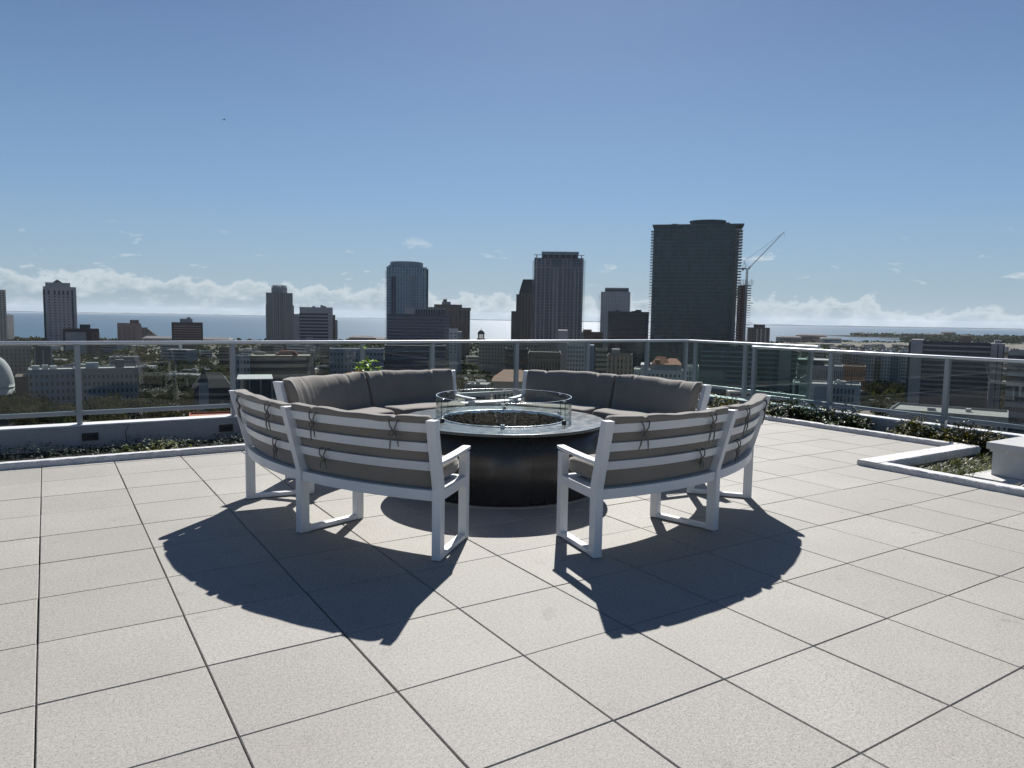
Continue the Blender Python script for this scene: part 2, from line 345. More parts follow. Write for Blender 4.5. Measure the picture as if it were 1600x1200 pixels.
def pavemat():
    m, nt, out = newmat('pale granite aggregate paving'); co = coords(nt)
    sp = nt.nodes.new('ShaderNodeSeparateXYZ'); nt.links.new(co, sp.inputs[0])
    cell = vec(nt, math_(nt, 'FLOOR', math_(nt, 'DIVIDE', sp.outputs[0], T)), math_(nt, 'FLOOR', math_(nt, 'DIVIDE', sp.outputs[1], T)))
    wn = nt.nodes.new('ShaderNodeTexWhiteNoise'); nt.links.new(cell, wn.inputs['Vector'])
    base = mixc(nt, wn.outputs['Value'], (.312, .297, .270), (.366, .348, .315))
    big = noise(nt, co, 1.1, 5, .65)
    base = mixc(nt, mapr(nt, big, .38, .70, 0, .38), base, (.225, .215, .205))
    sm = noise(nt, co, 4.5, 4, .7, .4)
    base = mixc(nt, mapr(nt, sm, .62, .72, 0, .38), base, (.15, .147, .14))
    wt = noise(nt, co, 2.2, 3, .6, .2)
    base = mixc(nt, mapr(nt, wt, .60, .8, 0, .35), base, (.37, .33, .27))
    s1 = noise(nt, co, 150, 2, .75); s2 = noise(nt, co, 60, 2, .6)
    dk = mapr(nt, s1, .56, .66, 0, 1); lt = mapr(nt, s1, .40, .30, 0, 1)
    c = mixc(nt, math_(nt, 'MULTIPLY', dk, .85), base, (.11, .105, .10)); c = mixc(nt, math_(nt, 'MULTIPLY', lt, .7), c, (.52, .51, .48))
    c = mixc(nt, 1., c, mixc(nt, mapr(nt, s2, .35, .65, 0, 1), (.90,) * 3, (1.1,) * 3), 'MULTIPLY')
    b = nd(nt, 'BsdfPrincipled', i_Roughness=.72); b.inputs['Specular IOR Level'].default_value = .35
    nt.links.new(c, b.inputs['Base Color'])
    bn = nd(nt, 'Bump', i_Strength=.18, i_Distance=.0012); nt.links.new(s1, bn.inputs['Height']); nt.links.new(bn.outputs[0], b.inputs['Normal'])
    nt.links.new(b.outputs[0], out.inputs[0]); return m
M['paving'] = pavemat()
tag(grid_obj(link('terrace_paving', paving(), M['paving'])), kind='structure')
tag(grid_obj(MB().box(-14 * T, 18.6 * T, -16 * T, 12.7 * T, -.40, -.20).build('roof_deck', M['dark_gap'])), kind='structure')
tag(grid_obj(MB().box(-14 * T, IK * T, PJ2 * T, JK * T, -.195, -.034).box(-14 * T, PI2 * T, -16 * T, PJ2 * T, -.195, -.034).build('paving_bed', M['dark_gap'])), kind='structure')
# the building the terrace belongs to, down to the street
tag(grid_obj(MB().box(-40, 19 * T, -60, 13 * T, GZ, -.45).build('host_building', M['w_grey'])), 'tall building directly under the roof terrace', 'building')
# kerbs
def kerb(x0, x1, y0, y1, h=.06, n=None, seed=1):
    """rough kerb box with a jittered, chipped top"""
    L = max(x1 - x0, y1 - y0); nL = int(L / .05); alongx = (x1 - x0) > (y1 - y0); w = min(x1 - x0, y1 - y0); rr = random.Random(seed)
    prof = [(0, -.03), (0, h * .55), (.004, h * .85), (.012, h), (w * .5, h + .001), (w - .012, h), (w - .004, h * .85), (w, h * .5), (w, -.19)]
    v = []; m = len(prof)
    for k in range(nL + 1):
        s = L * k / nL; chip = max(0, rr.gauss(0, .003)) + (.006 if rr.random() < .06 else 0)
        for q, (a, z) in enumerate(prof):
            da = (chip if q in (1, 2, 3) else -chip * .6 if q in (5, 6, 7) else 0) + rr.uniform(-.0012, .0012); dz = (-chip * .6 if q in (2, 3) else 0) + rr.uniform(-.0012, .0012)
            if q in (0, m - 1): da = dz = 0
            v.append((x0 + s, y0 + a + da, z + dz) if alongx else (x0 + w - a - da, y0 + s, z + dz) if False else (x0 + a + da, y0 + s, z + dz))
    f = []
    for k in range(nL):
        for q in range(m - 1):
            a = k * m + q; b_ = a + m
            f.append((a, b_, b_ + 1, a + 1) if alongx else (a, a + 1, b_ + 1, b_))
    f.append(tuple(range(m)) if alongx else tuple(range(m))[::-1]); f.append(tuple(nL * m + q for q in range(m))[::-1] if alongx else tuple(nL * m + q for q in range(m)))
    me = bpy.data.meshes.new('kerb'); me.from_pydata(v, [], f); me.update(); return me
def kerb_obj(a, label, seed):
    o = link('planter_kerb', kerb(*a, seed=seed), M['kerb'], smooth=False); grid_obj(o); tag(o, label, 'kerb'); return o
kerb_obj((-14 * T, IK * T + .12, JK * T, JK * T + .11), 'long low white kerb between the paving and the back planting bed', 1)
kerb_obj((IK * T, IK * T + .12, PJ2 * T + .24, JK * T - .002), 'rough white kerb along the right planting bed with the four shrubs', 2)
kerb_obj((PI2 * T, IK * T + .12, PJ2 * T, PJ2 * T + .235), 'wide smooth white kerb arm closing off the strappy grass bed', 3)
kerb_obj((PI2 * T, PI2 * T + .15, -16 * T, PJ2 * T - .003), 'chipped white kerb running to the right edge of the photo past the white box', 4)
# planting soil
tag(grid_obj(MB().box(-14 * T, 17.7 * T, JK * T + .11, 12.2 * T, -.195, -.15).build('planter_soil', M['soil'])), kind='structure')
tag(grid_obj(MB().box(IK * T + .12, 17.7 * T, PJ2 * T + .24, JK * T + .11, -.195, -.152).box(PI2 * T + .15, 17.7 * T, -16 * T, PJ2 * T, -.195, -.09).build('planter_soil', M['soil'])), kind='structure')
# parapet walls
WJ, WI = 12.2, 17.85
HP = .14
def parapet(name, x0, x1, y0, y1, label):
    r = empty(name, (O0[0], O0[1], 0), YAW, label, 'wall')
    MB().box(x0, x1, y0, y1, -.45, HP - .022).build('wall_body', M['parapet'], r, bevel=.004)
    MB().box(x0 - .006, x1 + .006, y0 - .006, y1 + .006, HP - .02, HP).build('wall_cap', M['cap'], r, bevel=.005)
    return r
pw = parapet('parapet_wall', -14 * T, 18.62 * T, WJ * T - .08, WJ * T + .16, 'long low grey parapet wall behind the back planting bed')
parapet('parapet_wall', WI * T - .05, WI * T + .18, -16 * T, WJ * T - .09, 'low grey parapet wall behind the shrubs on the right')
# recessed step lights and a crack in the back wall
for i, lab in ((1.79, 'small dark louvred step light in the parapet wall, left of the crack'), (4.32, 'small dark louvred step light in the parapet wall, right beside the white bench')):
    r = empty('step_light', (0, 0, 0), 0, lab, 'light'); p = W(i, WJ); r.location = (p[0] + .09 * JH[0] * -1, p[1] - .09 * JH[1], -.005); r.rotation_euler = (0, 0, YAW)
    MB().box(-.085, .085, -.004, .012, -.045, .045).build('housing', M['black_metal'], r, bevel=.003)
    f_ = MB()
    f_.box(-.085, .085, -.010, -.0045, .033, .045).box(-.085, .085, -.010, -.0045, -.045, -.033).box(-.085, -.073, -.010, -.0045, -.0325, .0325).box(.073, .085, -.010, -.0045, -.0325, .0325)
    f_.build('frame', M['black_metal'], r, bevel=.001)
    MB().hexa([(-.03, -.009, -.004), (.068, -.009, -.004), (.068, -.0045, -.004), (-.03, -.0045, -.004)], [(-.03, -.020, .004), (.068, -.020, .004), (.068, -.0045, .013), (-.03, -.0045, .013)]).build('louvre', M['steel'], r)
ck = MB(); pts = [(2.46 * T, WJ * T - .0835, .115), (2.44 * T, WJ * T - .0835, .06), (2.40 * T, WJ * T - .0835, .03), (2.42 * T, WJ * T - .0835, -.03), (2.415 * T, WJ * T - .0835, -.10), (2.45 * T, WJ * T - .0835, -.15)]
o = ck.tube(pts, [.002, .004, .003, .004, .003, .003], 4).build('crack', M['crack'], pw)
# railings ----------------------------------------------------------
def railing(label, axis, fixed, a0, a1, posts, zt, zb, post_base, glassmat_='rail_glass', hidden=False):
    """axis 'x' runs along i at j=fixed; axis 'y' runs along j at i=fixed. positions in tile units."""
    r = empty('glass_railing', (O0[0], O0[1], 0), YAW, label, 'railing')
    f = fixed * T
    def bx(mb, s0, s1, d0, d1, z0, z1):
        if axis == 'x': mb.box(s0, s1, f + d0, f + d1, z0, z1)
        else: mb.box(f + d0, f + d1, s0, s1, z0, z1)
        return mb
    s0, s1 = a0 * T, a1 * T
    bx(MB(), s0, s1, -.04, .04, zt - .045, zt).build('handrail', M['handrail'], r, bevel=.018, seg=4)
    for p in posts: bx(MB(), p * T - .029, p * T + .029, -.036, .036, post_base, zt - .046).build('post', M['rail_metal'], r, bevel=.004)
    ps = [a0] + list(posts) + [a1]; ps = sorted(set(ps))
    for a, b in zip(ps[:-1], ps[1:]):
        q0, q1 = a * T + .0295, b * T - .0295
        if q1 - q0 < .1: continue
        bx(MB(), q0, q1, -.022, .022, zb - .05, zb).build('bottom_rail', M['rail_metal'], r, bevel=.004)
        bx(MB(), q0 + .001, q1 - .001, -.006, .006, zb + .001, zt - .047).build('glass_panel', M[glassmat_], r)
    return r
ZT = 1.135
def solve_j(px, i, z):
    lo, hi = -10., 20.
    for _ in range(50):
        m_ = (lo + hi) / 2
        if pix([*W(i, m_), z])[0] > px: lo = m_
        else: hi = m_
    return lo
R2P = [solve_j(px, 17.93, 1.05) for px in (1482, 1300, 1180)]
railing('long straight glass railing along the back of the terrace', 'x', 12.22, -14, 18.4, [-10.6, -7.5, -4.5, -1.4, 1.63, 4.51, 7.47, 9.31, 11.85, 14.3, 16.63, 18.3], ZT, HP + .16, HP)
railing('short glass railing behind the corner, ending behind the nearer one', 'y', 18.35, 7.5, 12.15, [7.75, 9.9, 11.84], ZT, HP + .16, HP, 'rail_glass_green')
railing('nearer glass railing above the shrubs on the right', 'y', 17.93, -16, R2P[-1] + .09, [-11.5, -8.4, -5.4, -2.2, .8] + R2P, 1.09, HP + .13, HP)

# ================================================================== FIRE PIT
PC = (-.07, 6.44)
pit = empty('fire_pit', (PC[0], PC[1], 0), 0, 'round dark bronze fire pit table with a grey top and a glass wind guard', 'fire pit')
MB().lathe([(.80, .0), (.872, .0), (.872, .012), (.866, .016), (.80, .016)], 96).build('base_ring', M['ring'], pit, smooth=False)
MB().lathe([(.85, .018), (.862, .03), (.864, .30), (.864, .575), (.84, .575)], 128).build('body', M['bronze'], pit, smooth=True)
for a in (-1.95, -1.28): # sheet seams
    MB().tube([(.8655 * math.cos(a), .8655 * math.sin(a), .03), (.8655 * math.cos(a), .8655 * math.sin(a), .572)], .0015, 4).build('seam', M['black_metal'], pit)
MB().lathe([(.60, .576), (.903, .576), (.909, .580), (.909, .596), (.905, .600), (.558, .600), (.558, .570)], 160).build('table_top', M['pit_top'], pit, smooth=False, bevel=.002)
MB().lathe([(.557, .56), (.557, .606), (.553, .610), (.543, .610), (.539, .604), (.539, .55)], 128).build('burner_rim', M['steel'], pit, smooth=True)
MB().lathe([(.0, .553), (.30, .553), (.538, .552), (.538, .535), (0, .535)], 64).build('burner_tray', M['black_metal'], pit)
def rocks():
    mb = MB(); rr = random.Random(3)
    ico = [(0, 0, 1), (.89, 0, .45), (.28, .85, .45), (-.72, .53, .45), (-.72, -.53, .45), (.28, -.85, .45), (.72, .53, -.45), (-.28, .85, -.45), (-.89, 0, -.45), (-.28, -.85, -.45), (.72, -.53, -.45), (0, 0, -1)]
    fc = [(0, 1, 2), (0, 2, 3), (0, 3, 4), (0, 4, 5), (0, 5, 1), (1, 6, 2), (2, 7, 3), (3, 8, 4), (4, 9, 5), (5, 10, 1), (6, 7, 2), (7, 8, 3), (8, 9, 4), (9, 10, 5), (10, 6, 1), (6, 11, 7), (7, 11, 8), (8, 11, 9), (9, 11, 10), (10, 11, 6)]
    for k in range(1500):
        r = .525 * math.sqrt(rr.random()); a = rr.uniform(0, 2 * PI); s = rr.uniform(.010, .024)
        c = (r * math.cos(a), r * math.sin(a), .562 + rr.uniform(0, .022) + .01 * (1 - r / .53))
        e = Euler((rr.uniform(0, 6), rr.uniform(0, 6), rr.uniform(0, 6))).to_matrix(); vs = []
        for p in ico:
            q = e @ Vector(p); q *= s * rr.uniform(.7, 1.25); vs.append((c[0] + q.x, c[1] + q.y, c[2] + q.z * .8))
        mb.add(vs, fc)
    return mb
tag(rocks().build('lava_rocks', M['lava'], pit), kind='stuff')
GR = .602
MB().lathe([(GR - .004, .612), (GR + .004, .612), (GR + .004, .806), (GR - .004, .806)], 160, closed=True).build('glass_guard', M['guard'], pit, smooth=False)
MB().lathe([(GR - .0045, .8062), (GR - .003, .809), (GR + .003, .809), (GR + .0045, .8062)], 160).build('glass_rim', M['steel'], pit, smooth=True)
for k in range(6):
    a = math.radians(-90 + 60 * k); ca, sa = math.cos(a), math.sin(a)
    c1 = MB().box(-.017, .017, -.014, .014, .600, .632); o = c1.build('clip', M['black_metal'] if k % 2 else M['steel'], pit, bevel=.002, loc=(ca * GR, sa * GR, 0), rz=a + PI / 2)
    c2 = MB().box(-.015, .015, -.008, .008, .790, .803); c2.build('clip', M['steel'], pit, bevel=.002, loc=(ca * GR, sa * GR, 0), rz=a + PI / 2)
    MB().tube([(0, 0, .632), (0, 0, .79)], .0028, 6).build('rod', M['black_metal'], pit, loc=(ca * (GR + .008), sa * (GR + .008), 0))
# ================================================================== CURVED BENCHES
BR = 2.66; HA = math.radians(24.6)
def PT(th, t, z): r = BR - t; return (r * math.sin(th), BR - r * math.cos(th), z)
def lean(z): return 0. if z < .45 else .115 * (z - .45) / .437
def arcbar(th0, th1, t0, t1, z0, z1, n=14, tl0=0., tl1=0.):
    mb = MB(); vs = []
    for k in range(n + 1):
        th = th0 + (th1 - th0) * k / n
        vs += [PT(th, t0 - tl0, z0), PT(th, t1 - tl0, z0), PT(th, t1 - tl1, z1), PT(th, t0 - tl1, z1)]
    fs = []
    for k in range(n):
        for q in range(4):
            a = k * 4 + q; b = k * 4 + (q + 1) % 4; fs.append((a, a + 4, b + 4, b))
    fs += [(0, 1, 2, 3), tuple(n * 4 + q for q in (3, 2, 1, 0))]
    return mb.add(vs, fs)
def radbox(th, w, segs):
    """a post/leg at angle th: segs = list of (t0, t1, z) rings"""
    mb = MB(); vs = []
    c = np.array([math.cos(th), math.sin(th)]) * w / 2
    for t0, t1, z in segs:
        a = np.array(PT(th, t0, z)); b = np.array(PT(th, t1, z))
        for p, s in ((a, -1), (a, 1), (b, 1), (b, -1)): vs.append((p[0] + s * c[0], p[1] + s * c[1], z))
    n = len(segs); fs = [(3, 2, 1, 0), tuple((n - 1) * 4 + q for q in range(4))]
    for k in range(n - 1):
        for q in range(4):
            a = k * 4 + q; b = k * 4 + (q + 1) % 4; fs.append((a, b, b + 4, a + 4))
    return mb.add(vs, fs)
def superell(a, n=4.):
    c, s = math.cos(a), math.sin(a); return math.copysign(abs(c) ** (2 / n), c), math.copysign(abs(s) ** (2 / n), s)
def back_cushion(th0, th1, seed):
    rr = random.Random(seed); nl, ns = 72, 40; v = []; f = []
    L = (th1 - th0) * BR; ties = (.22, .80)
    ph = [rr.uniform(0, 6) for _ in range(8)]
    cre = [(rr.uniform(.05, .95), rr.uniform(.006, .013), rr.uniform(.006, .014), rr.uniform(-.06, .06)) for _ in range(9)]
    for k in range(nl + 1):
        s = k / nl; th = th0 + (th1 - th0) * s; e = min(s, 1 - s) * L
        cap = min(1., max(0., e / .028)); cap = math.sqrt(max(0, 1 - (1 - cap) ** 2))
        hh = .235 - .016 * (1 - cap); tt = .056 * (.30 + .70 * cap)
        notch = sum(math.exp(-((s - q) / .012) ** 2) for q in ties)
        for q in range(ns):
            a = 2 * PI * q / ns; cx, cz = superell(a, 5.6)
            z = .670 + cz * hh; t = .116 + cx * tt - lean(z)
            if cz > 0: t -= .046 * cz ** 3 * min(1., .25 + e / .07)                       # roll over the top slat
            if cz < 0: t += .014 * cz * (1 if cx < 0 else 0)
            if cx > .5:                                            # inner, seat-facing side: soft creases
                for (c0, wd_, dp, sl) in cre:
                    d = (s - c0 - sl * cz) / wd_
                    if abs(d) < 3: t -= dp * .30 * math.exp(-d * d) * (.5 + .5 * cz)
                t += .004 * math.sin(9 * s + ph[0]) * math.cos(3 * cz + ph[1])
            z += .006 * math.sin(7 * s + ph[2]) * max(0, cz) + .003 * math.sin(23 * s + ph[3]) * max(0, cz) - .016 * notch * max(0, cz) ** 2
            if cx < -.5: t -= .006 * math.sin(3 * PI * s) * (1 - abs(cz)); t += .012 * notch * max(0, cz)
            v.append(PT(th, t, z))
    for k in range(nl):
        for q in range(ns):
            a = k * ns + q; b = k * ns + (q + 1) % ns; f.append((a, b, b + ns, a + ns))
    f += [tuple(range(ns))[::-1], tuple(nl * ns + q for q in range(ns))]
    return MB().add(v, f)
def seat_cushion(th0, th1, seed):
    rr = random.Random(seed); nl, ns = 48, 32; v = []; f = []; L = (th1 - th0) * BR; ph = [rr.uniform(0, 6) for _ in range(5)]
    for k in range(nl + 1):
        s = k / nl; th = th0 + (th1 - th0) * s; e = min(s, 1 - s) * L
        cap = min(1., e / .04); cap = math.sqrt(max(0, 1 - (1 - cap) ** 2))
        for q in range(ns):
            a = 2 * PI * q / ns; cx, cz = superell(a, 5)
            t = .335 + cx * (.19 - .02 * (1 - cap)); z = .508 + cz * (.055 - .022 * (1 - cap))
            if cz > 0: z += .006 * (1 - cx * cx) + .003 * math.sin(11 * s + ph[0] + 2 * cx)
            v.append(PT(th, t, z))
    for k in range(nl):
        for q in range(ns):
            a = k * ns + q; b = k * ns + (q + 1) % ns; f.append((a, b, b + ns, a + ns))
    f += [tuple(range(ns))[::-1], tuple(nl * ns + q for q in range(ns))]
    return MB().add(v, f)
def tie(th, z0, seed, big=True):
    """a fabric tie: two straps from the cushion round the slat, a knot, hanging tails"""
    rr = random.Random(seed); mb = MB(); d = .022 / BR
    to = .012 - .012
    zt = z0 + .075
    o0 = -lean(z0) + .026; ot = -lean(zt) + .026
    k = (th + rr.uniform(-.2, .2) * d, o0 - .006, z0)
    for s in (-1, 1):
        mb.tube([PT(th + s * d * 1.5, ot + .035, zt + .01), PT(th + s * d * 1.3, ot - .002, zt), PT(th + s * d * .8, ot - .009, (zt + z0) / 2 + .005), PT(*k)], [.0045, .005, .005, .006], 5)
        l = rr.uniform(.07, .13) * (1 if big else .7); w = rr.uniform(.4, 1.4) * s
        mb.tube([PT(*k), PT(th + w * d * .7, k[1] - .012, z0 - l * .25 + .008), PT(th + w * d * 1.1, -lean(z0 - l * .6) - .002, z0 - l * .65), PT(th + w * d * rr.uniform(.6, 1.5), -lean(z0 - l) - .004, z0 - l)], [.005, .0055, .0055, .003], 5)
        if rr.random() < .6:   # bow loop
            mb.tube([PT(*k), PT(th + s * d * 1.2, k[1] - .012, z0 + .012), PT(th + s * d * 1.6, k[1] - .010, z0 - .012), PT(th + s * d * .6, k[1] - .008, z0 - .022), PT(*k)], .0045, 5)
    c = PT(*k); mb.lathe([(.0, c[2] - .009), (.008, c[2] - .005), (.009, c[2] + .004), (0, c[2] + .010)], 8, c[0], c[1])
    return mb
def bench(label, loc, n, seed):
    r = empty('curved_bench', (loc[0], loc[1], 0), math.atan2(n[0], -n[1]), label, 'bench', 'curved benches round the fire pit')
    wm = M['white_metal']; pw_ = .058
    for k, th in enumerate((-HA, 0, HA)):
        radbox(th, pw_, [(0, .072, .004), (0, .072, .45), (-.115, -.043, .887)]).build('back_post', wm, r, bevel=.003)
        end = k != 1
        radbox(th, pw_, [(.478, .538, .004), (.478, .538, .598 if end else .372)]).build('front_leg', wm, r, bevel=.003)
        for t_ in (.036, .508): radbox(th, pw_ - .012, [(t_ - .024, t_ + .024, -.002), (t_ - .024, t_ + .024, .0039)]).build('foot_pad', M['black_metal'], r)
        radbox(th, .052, [(.0725, .4775, .006), (.0725, .4775, .036)]).build('foot_bar', wm, r, bevel=.002)
        radbox(th, .05, [(.0725, .4775 if end else .538, .374), (.0725, .4775 if end else .538, .436)]).build('side_rail', wm, r, bevel=.002)
        if end:  # gently bowed arm board
            segs = [(.02, .0205)]; mb = MB(); vs = []; ts = [-.028, .03, .10, .20, .30, .40, .48, .545, .562]
            for t in ts:
                u = (t + .03) / .59; zz = .600 + .005 * math.sin(PI * u) * (-1) + .010 * u
                a = PT(th, max(t, -.028), zz); c = np.array([math.cos(th), math.sin(th)]) * (.031 if t < .55 else .026)
                vs += [(a[0] - c[0], a[1] - c[1], zz), (a[0] + c[0], a[1] + c[1], zz), (a[0] + c[0], a[1] + c[1], zz + .021), (a[0] - c[0], a[1] - c[1], zz + .021)]
            fs = [(3, 2, 1, 0), tuple((len(ts) - 1) * 4 + q for q in range(4))]
            for i_ in range(len(ts) - 1):
                for q in range(4):
                    a = i_ * 4 + q; b = i_ * 4 + (q + 1) % 4; fs.append((a, b, b + 4, a + 4))
            keep = MB().add(vs, fs)
            keep.build('armrest', wm, r, bevel=.003)
    g = (pw_ / 2 + .0005) / BR
    for s, (a, b) in enumerate(((-HA + g, -g), (g, HA - g))):
        for z0, z1 in ((.560, .617), (.683, .740), (.806, .863)):
            arcbar(a, b, .036, .056, z0, z1, 16, lean(z0), lean(z1)).build('slat', wm, r, bevel=.002)
        arcbar(a, b, .012, .042, .372, .438, 16).build('back_apron', wm, r, bevel=.003)
        arcbar(a, b, .49, .52, .374, .436, 16).build('front_apron', wm, r, bevel=.003)
        arcbar(a, b, .044, .488, .425, .437, 16).build('seat_base', wm, r)
        m = .03 / BR
        bc_ = back_cushion(-HA + m * 1.05 if s == 0 else .0022, -.0022 if s == 0 else HA - m * 1.05, seed + s).build('back_cushion', M['fabric'], r, smooth=True)
        seat_cushion(a + m * .5, b - m * .5, seed + 7 + s).build('seat_cushion', M['fabric'], r, smooth=True)
        for q, (fr, z) in enumerate(((.22, .792), (.80, .796), (.24 if s else .78, .545))):
            tie(a + (b - a) * fr, z, seed * 10 + s * 3 + q, q < 2).build('tie', M['strap'], bc_, smooth=True)
    return r
bench('white curved bench seen from behind, front left, with grey-brown cushions tied on', (-1.452, 4.862), (-.645, -.764), 1)
bench('white curved bench seen from behind, front right of the fire pit', (1.487, 5.088), (.735, -.678), 2)
bench('white curved bench at the back left, its shaded cushion backs facing the camera', (-1.545, 7.54), (-.779, .628), 3)
bench('white curved bench at the back right, below the tallest dark tower', (1.14, 7.84), (.656, .755), 4)

# ================================================================== TERRACE PLANTS AND BOX
def leaf(mb, p, d, L, w, droop=.3, fold=.15, rr=random):
    d = Vector(d).normalized(); up = Vector((0, 0, 1)); s = d.cross(up)
    if s.length < .1: s = Vector((1, 0, 0))
    s.normalize(); nrm = s.cross(d)
    p = Vector(p); q = p + d * L * .5 - up * droop * L * .12; e = p + d * L * .92 - up * droop * L * .45
    mb.add([p, q - s * w / 2 + nrm * w * fold, q - nrm * 0, q + s * w / 2 + nrm * w * fold, e], [(0, 2, 1), (0, 3, 2), (1, 2, 4), (2, 3, 4)])
def shrub_mesh(seed, n, R_, Hh, L, w):
    rr = random.Random(seed); mb = MB(); st = MB()
    stems = []
    for k in range(int(n / 14)):
        a = rr.uniform(0, 2 * PI); r = R_ * math.sqrt(rr.random()); hh = Hh * (1 - .55 * (r / R_) ** 2) * rr.uniform(.55, 1.08)
        base = Vector((r * .35 * math.cos(a), r * .35 * math.sin(a), 0)); tip = Vector((r * math.cos(a), r * math.sin(a), hh)); stems.append((base, tip))
        st.tube([base, (base + tip) / 2 + Vector((0, 0, .03)), tip], [.006, .004, .002], 4)
        for q in range(14):
            f = rr.uniform(.35, 1.02); p = base.lerp(tip, f); b = rr.uniform(0, 2 * PI); u = rr.uniform(-.1, .9)
            leaf(mb, p, (math.cos(b), math.sin(b), u), L * rr.uniform(.6, 1.2), w * rr.uniform(.7, 1.2), rr.uniform(.2, 1.), .2, rr)
    return mb.mesh('leaves'), st.mesh('stems')
def shrub(name, i, j, z, label, mat, me, s=1., cat='shrub', group=None, rz=0.):
    p = W(i, j); r = empty(name, (p[0], p[1], z), rz, label, cat, group); r.scale = (s, s, s)
    lm_ = me[0].copy(); lm_.materials.clear()
    link('foliage', lm_, M[mat], r); link('stems', me[1].copy(), M['stem'], r); return r
sA = shrub_mesh(1, 1100, .36, .42, .11, .030); sB = shrub_mesh(2, 1000, .36, .38, .12, .028); sC = shrub_mesh(3, 700, .30, .36, .10, .03)
SH = 'leafy shrubs in the right planting bed'
shrub('croton_shrub', 17.1, solve_j(1228, 17.1, .1), -.15, 'dense dark green shrub just right of the front right bench back', 'croton', sA, 1.22, group=SH)
shrub('croton_shrub', 17.3, solve_j(1268, 17.3, .1), -.15, 'dark green shrub, second along the right bed from the benches', 'croton', sC, 1.22, group=SH, rz=1)
shrub('croton_shrub', 17.15, solve_j(1316, 17.15, .1), -.15, 'dark green shrub below the post of the nearer railing, third along the bed', 'croton', sB, 1.22, group=SH, rz=2)
shrub('croton_shrub', 17.2, solve_j(1437, 17.2, .1), -.15, 'bushy shrub with yellow leaf tips left of the railing post', 'croton_red', sB, 1.22, group=SH, rz=3)
shrub('croton_shrub', 17.15, solve_j(1520, 17.15, .1), -.15, 'bushy shrub with orange-brown leaves right beside the white box', 'croton_red', sA, 1.12, group=SH, rz=4)
shrub('croton_shrub', 17.35, 9.75, -.15, 'small yellow green shrub seen between the two right benches', 'croton_red', sC, 1.2, group=SH, rz=5)
def tuft_mesh(seed, n, L, spread):
    rr = random.Random(seed); mb = MB()
    for k in range(n):
        a = rr.uniform(0, 2 * PI); u = rr.uniform(.35, 1.6); l = L * rr.uniform(.6, 1.1); w = rr.uniform(.006, .011)
        d = Vector((math.cos(a), math.sin(a), 0)); s = Vector((-d.y, d.x, 0)) * w / 2; p = Vector((rr.uniform(-.03, .03), rr.uniform(-.03, .03), 0)); vs = []
        for q in range(6):
            f = q / 5; x = l * spread * f ** 1.3 / u; z = l * (f * (1.15) - .95 * f * f * (1 / u)) * .8
            c = p + d * x + Vector((0, 0, max(z, .0))); ww = 1 - f ** 2
            vs += [c - s * ww, c + s * ww]
        mb.add(vs, [(2 * q, 2 * q + 1, 2 * q + 3, 2 * q + 2) for q in range(5)])
    return mb.mesh('blades')
tm = [tuft_mesh(k, 46, .30, .62) for k in range(4)]
o = link('spiky_plant', tuft_mesh(9, 90, .42, .5), M['liriope']); p = W(17.3, 10.7); o.location = (p[0], p[1], -.15); tag(o, 'pale spiky tuft beside the yellow green shrub between the right benches', 'plant')
# strappy grass bed round the white box
vs = []; fs = []; rr = random.Random(21); base = [(np.array([v.co[:] for v in t_.vertices]), [tuple(p.vertices) for p in t_.polygons]) for t_ in tm]
nv = 0
def put(i, j, z, sc):
    global nv
    V, Fc = base[rr.randrange(4)]; a = rr.uniform(0, 6.28); c, s = math.cos(a), math.sin(a)
    X = V[:, 0] * c - V[:, 1] * s; Y = V[:, 0] * s + V[:, 1] * c
    for x, y, zz in zip(X * sc, Y * sc, V[:, 2] * sc): vs.append((i * T + x, j * T + y, z + zz))
    fs.extend(tuple(nv + q for q in f) for f in Fc); nv += len(V)
for k in range(420):
    i = rr.uniform(13.42, 17.4); j = rr.uniform(-2.6, 2.42)
    if 14.0 < i < 15.9 and j < 1.75: continue
    put(i, j, -.09, rr.uniform(.65, 1.1))
me = bpy.data.meshes.new('grass_bed'); me.from_pydata(vs, [], fs); me.update()
tag(grid_obj(link('strappy_grass', me, M['liriope'])), 'strappy green and straw coloured grass filling the corner bed round the white box', 'grass', kind='stuff')
# ground cover of the left/back bed
mb = MB(); rr = random.Random(31)
for k in range(15000):
    i = rr.uniform(-1.5, 17.4); j = rr.uniform(9.40, 12.0); 
    if i > 6 and rr.random() < .5: continue
    a = rr.uniform(0, 2 * PI)
    leaf(mb, (i * T, j * T, -.15 + rr.uniform(.02, .10 + .04 * math.sin(i * 3.1 + j))), (math.cos(a), math.sin(a), rr.uniform(-.1, .8)), rr.uniform(.03, .06), rr.uniform(.015, .03), .6, .1, rr)
tag(grid_obj(mb.build('ground_cover', M['ground_cover'])), 'dark leafy ground cover filling the bed below the back parapet wall', 'ground cover', kind='stuff')
sV = shrub_mesh(7, 900, .42, .17, .05, .026)
shrub('variegated_plant', 2.75, 10.4, -.13, 'low mound of yellow and cream leaves in the left bed under the wall crack', 'variegated', sV, 1.1, 'plant')
sW = shrub_mesh(8, 1300, .27, .92, .15, .05)
def solve_i(px, j, z):
    lo, hi = -5., 22.
    for _ in range(50):
        m_ = (lo + hi) / 2
        if pix([*W(m_, j), z])[0] < px: lo = m_
        else: hi = m_
    return lo
shrub('broad_leaf_plant', solve_i(577, 11.3, .8), 11.3, -.15, 'bright yellow green plant sticking up behind the back left bench', 'bright_leaf', sW, 1.22, 'plant')
sR = shrub_mesh(9, 120, .06, .95, .13, .045)
shrub('dry_leaf_plant', solve_i(558, 11.2, .8), 11.2, -.15, 'dry reddish brown stalk of leaves beside the bright green plant', 'red_leaf', sR, 1.2, 'plant')
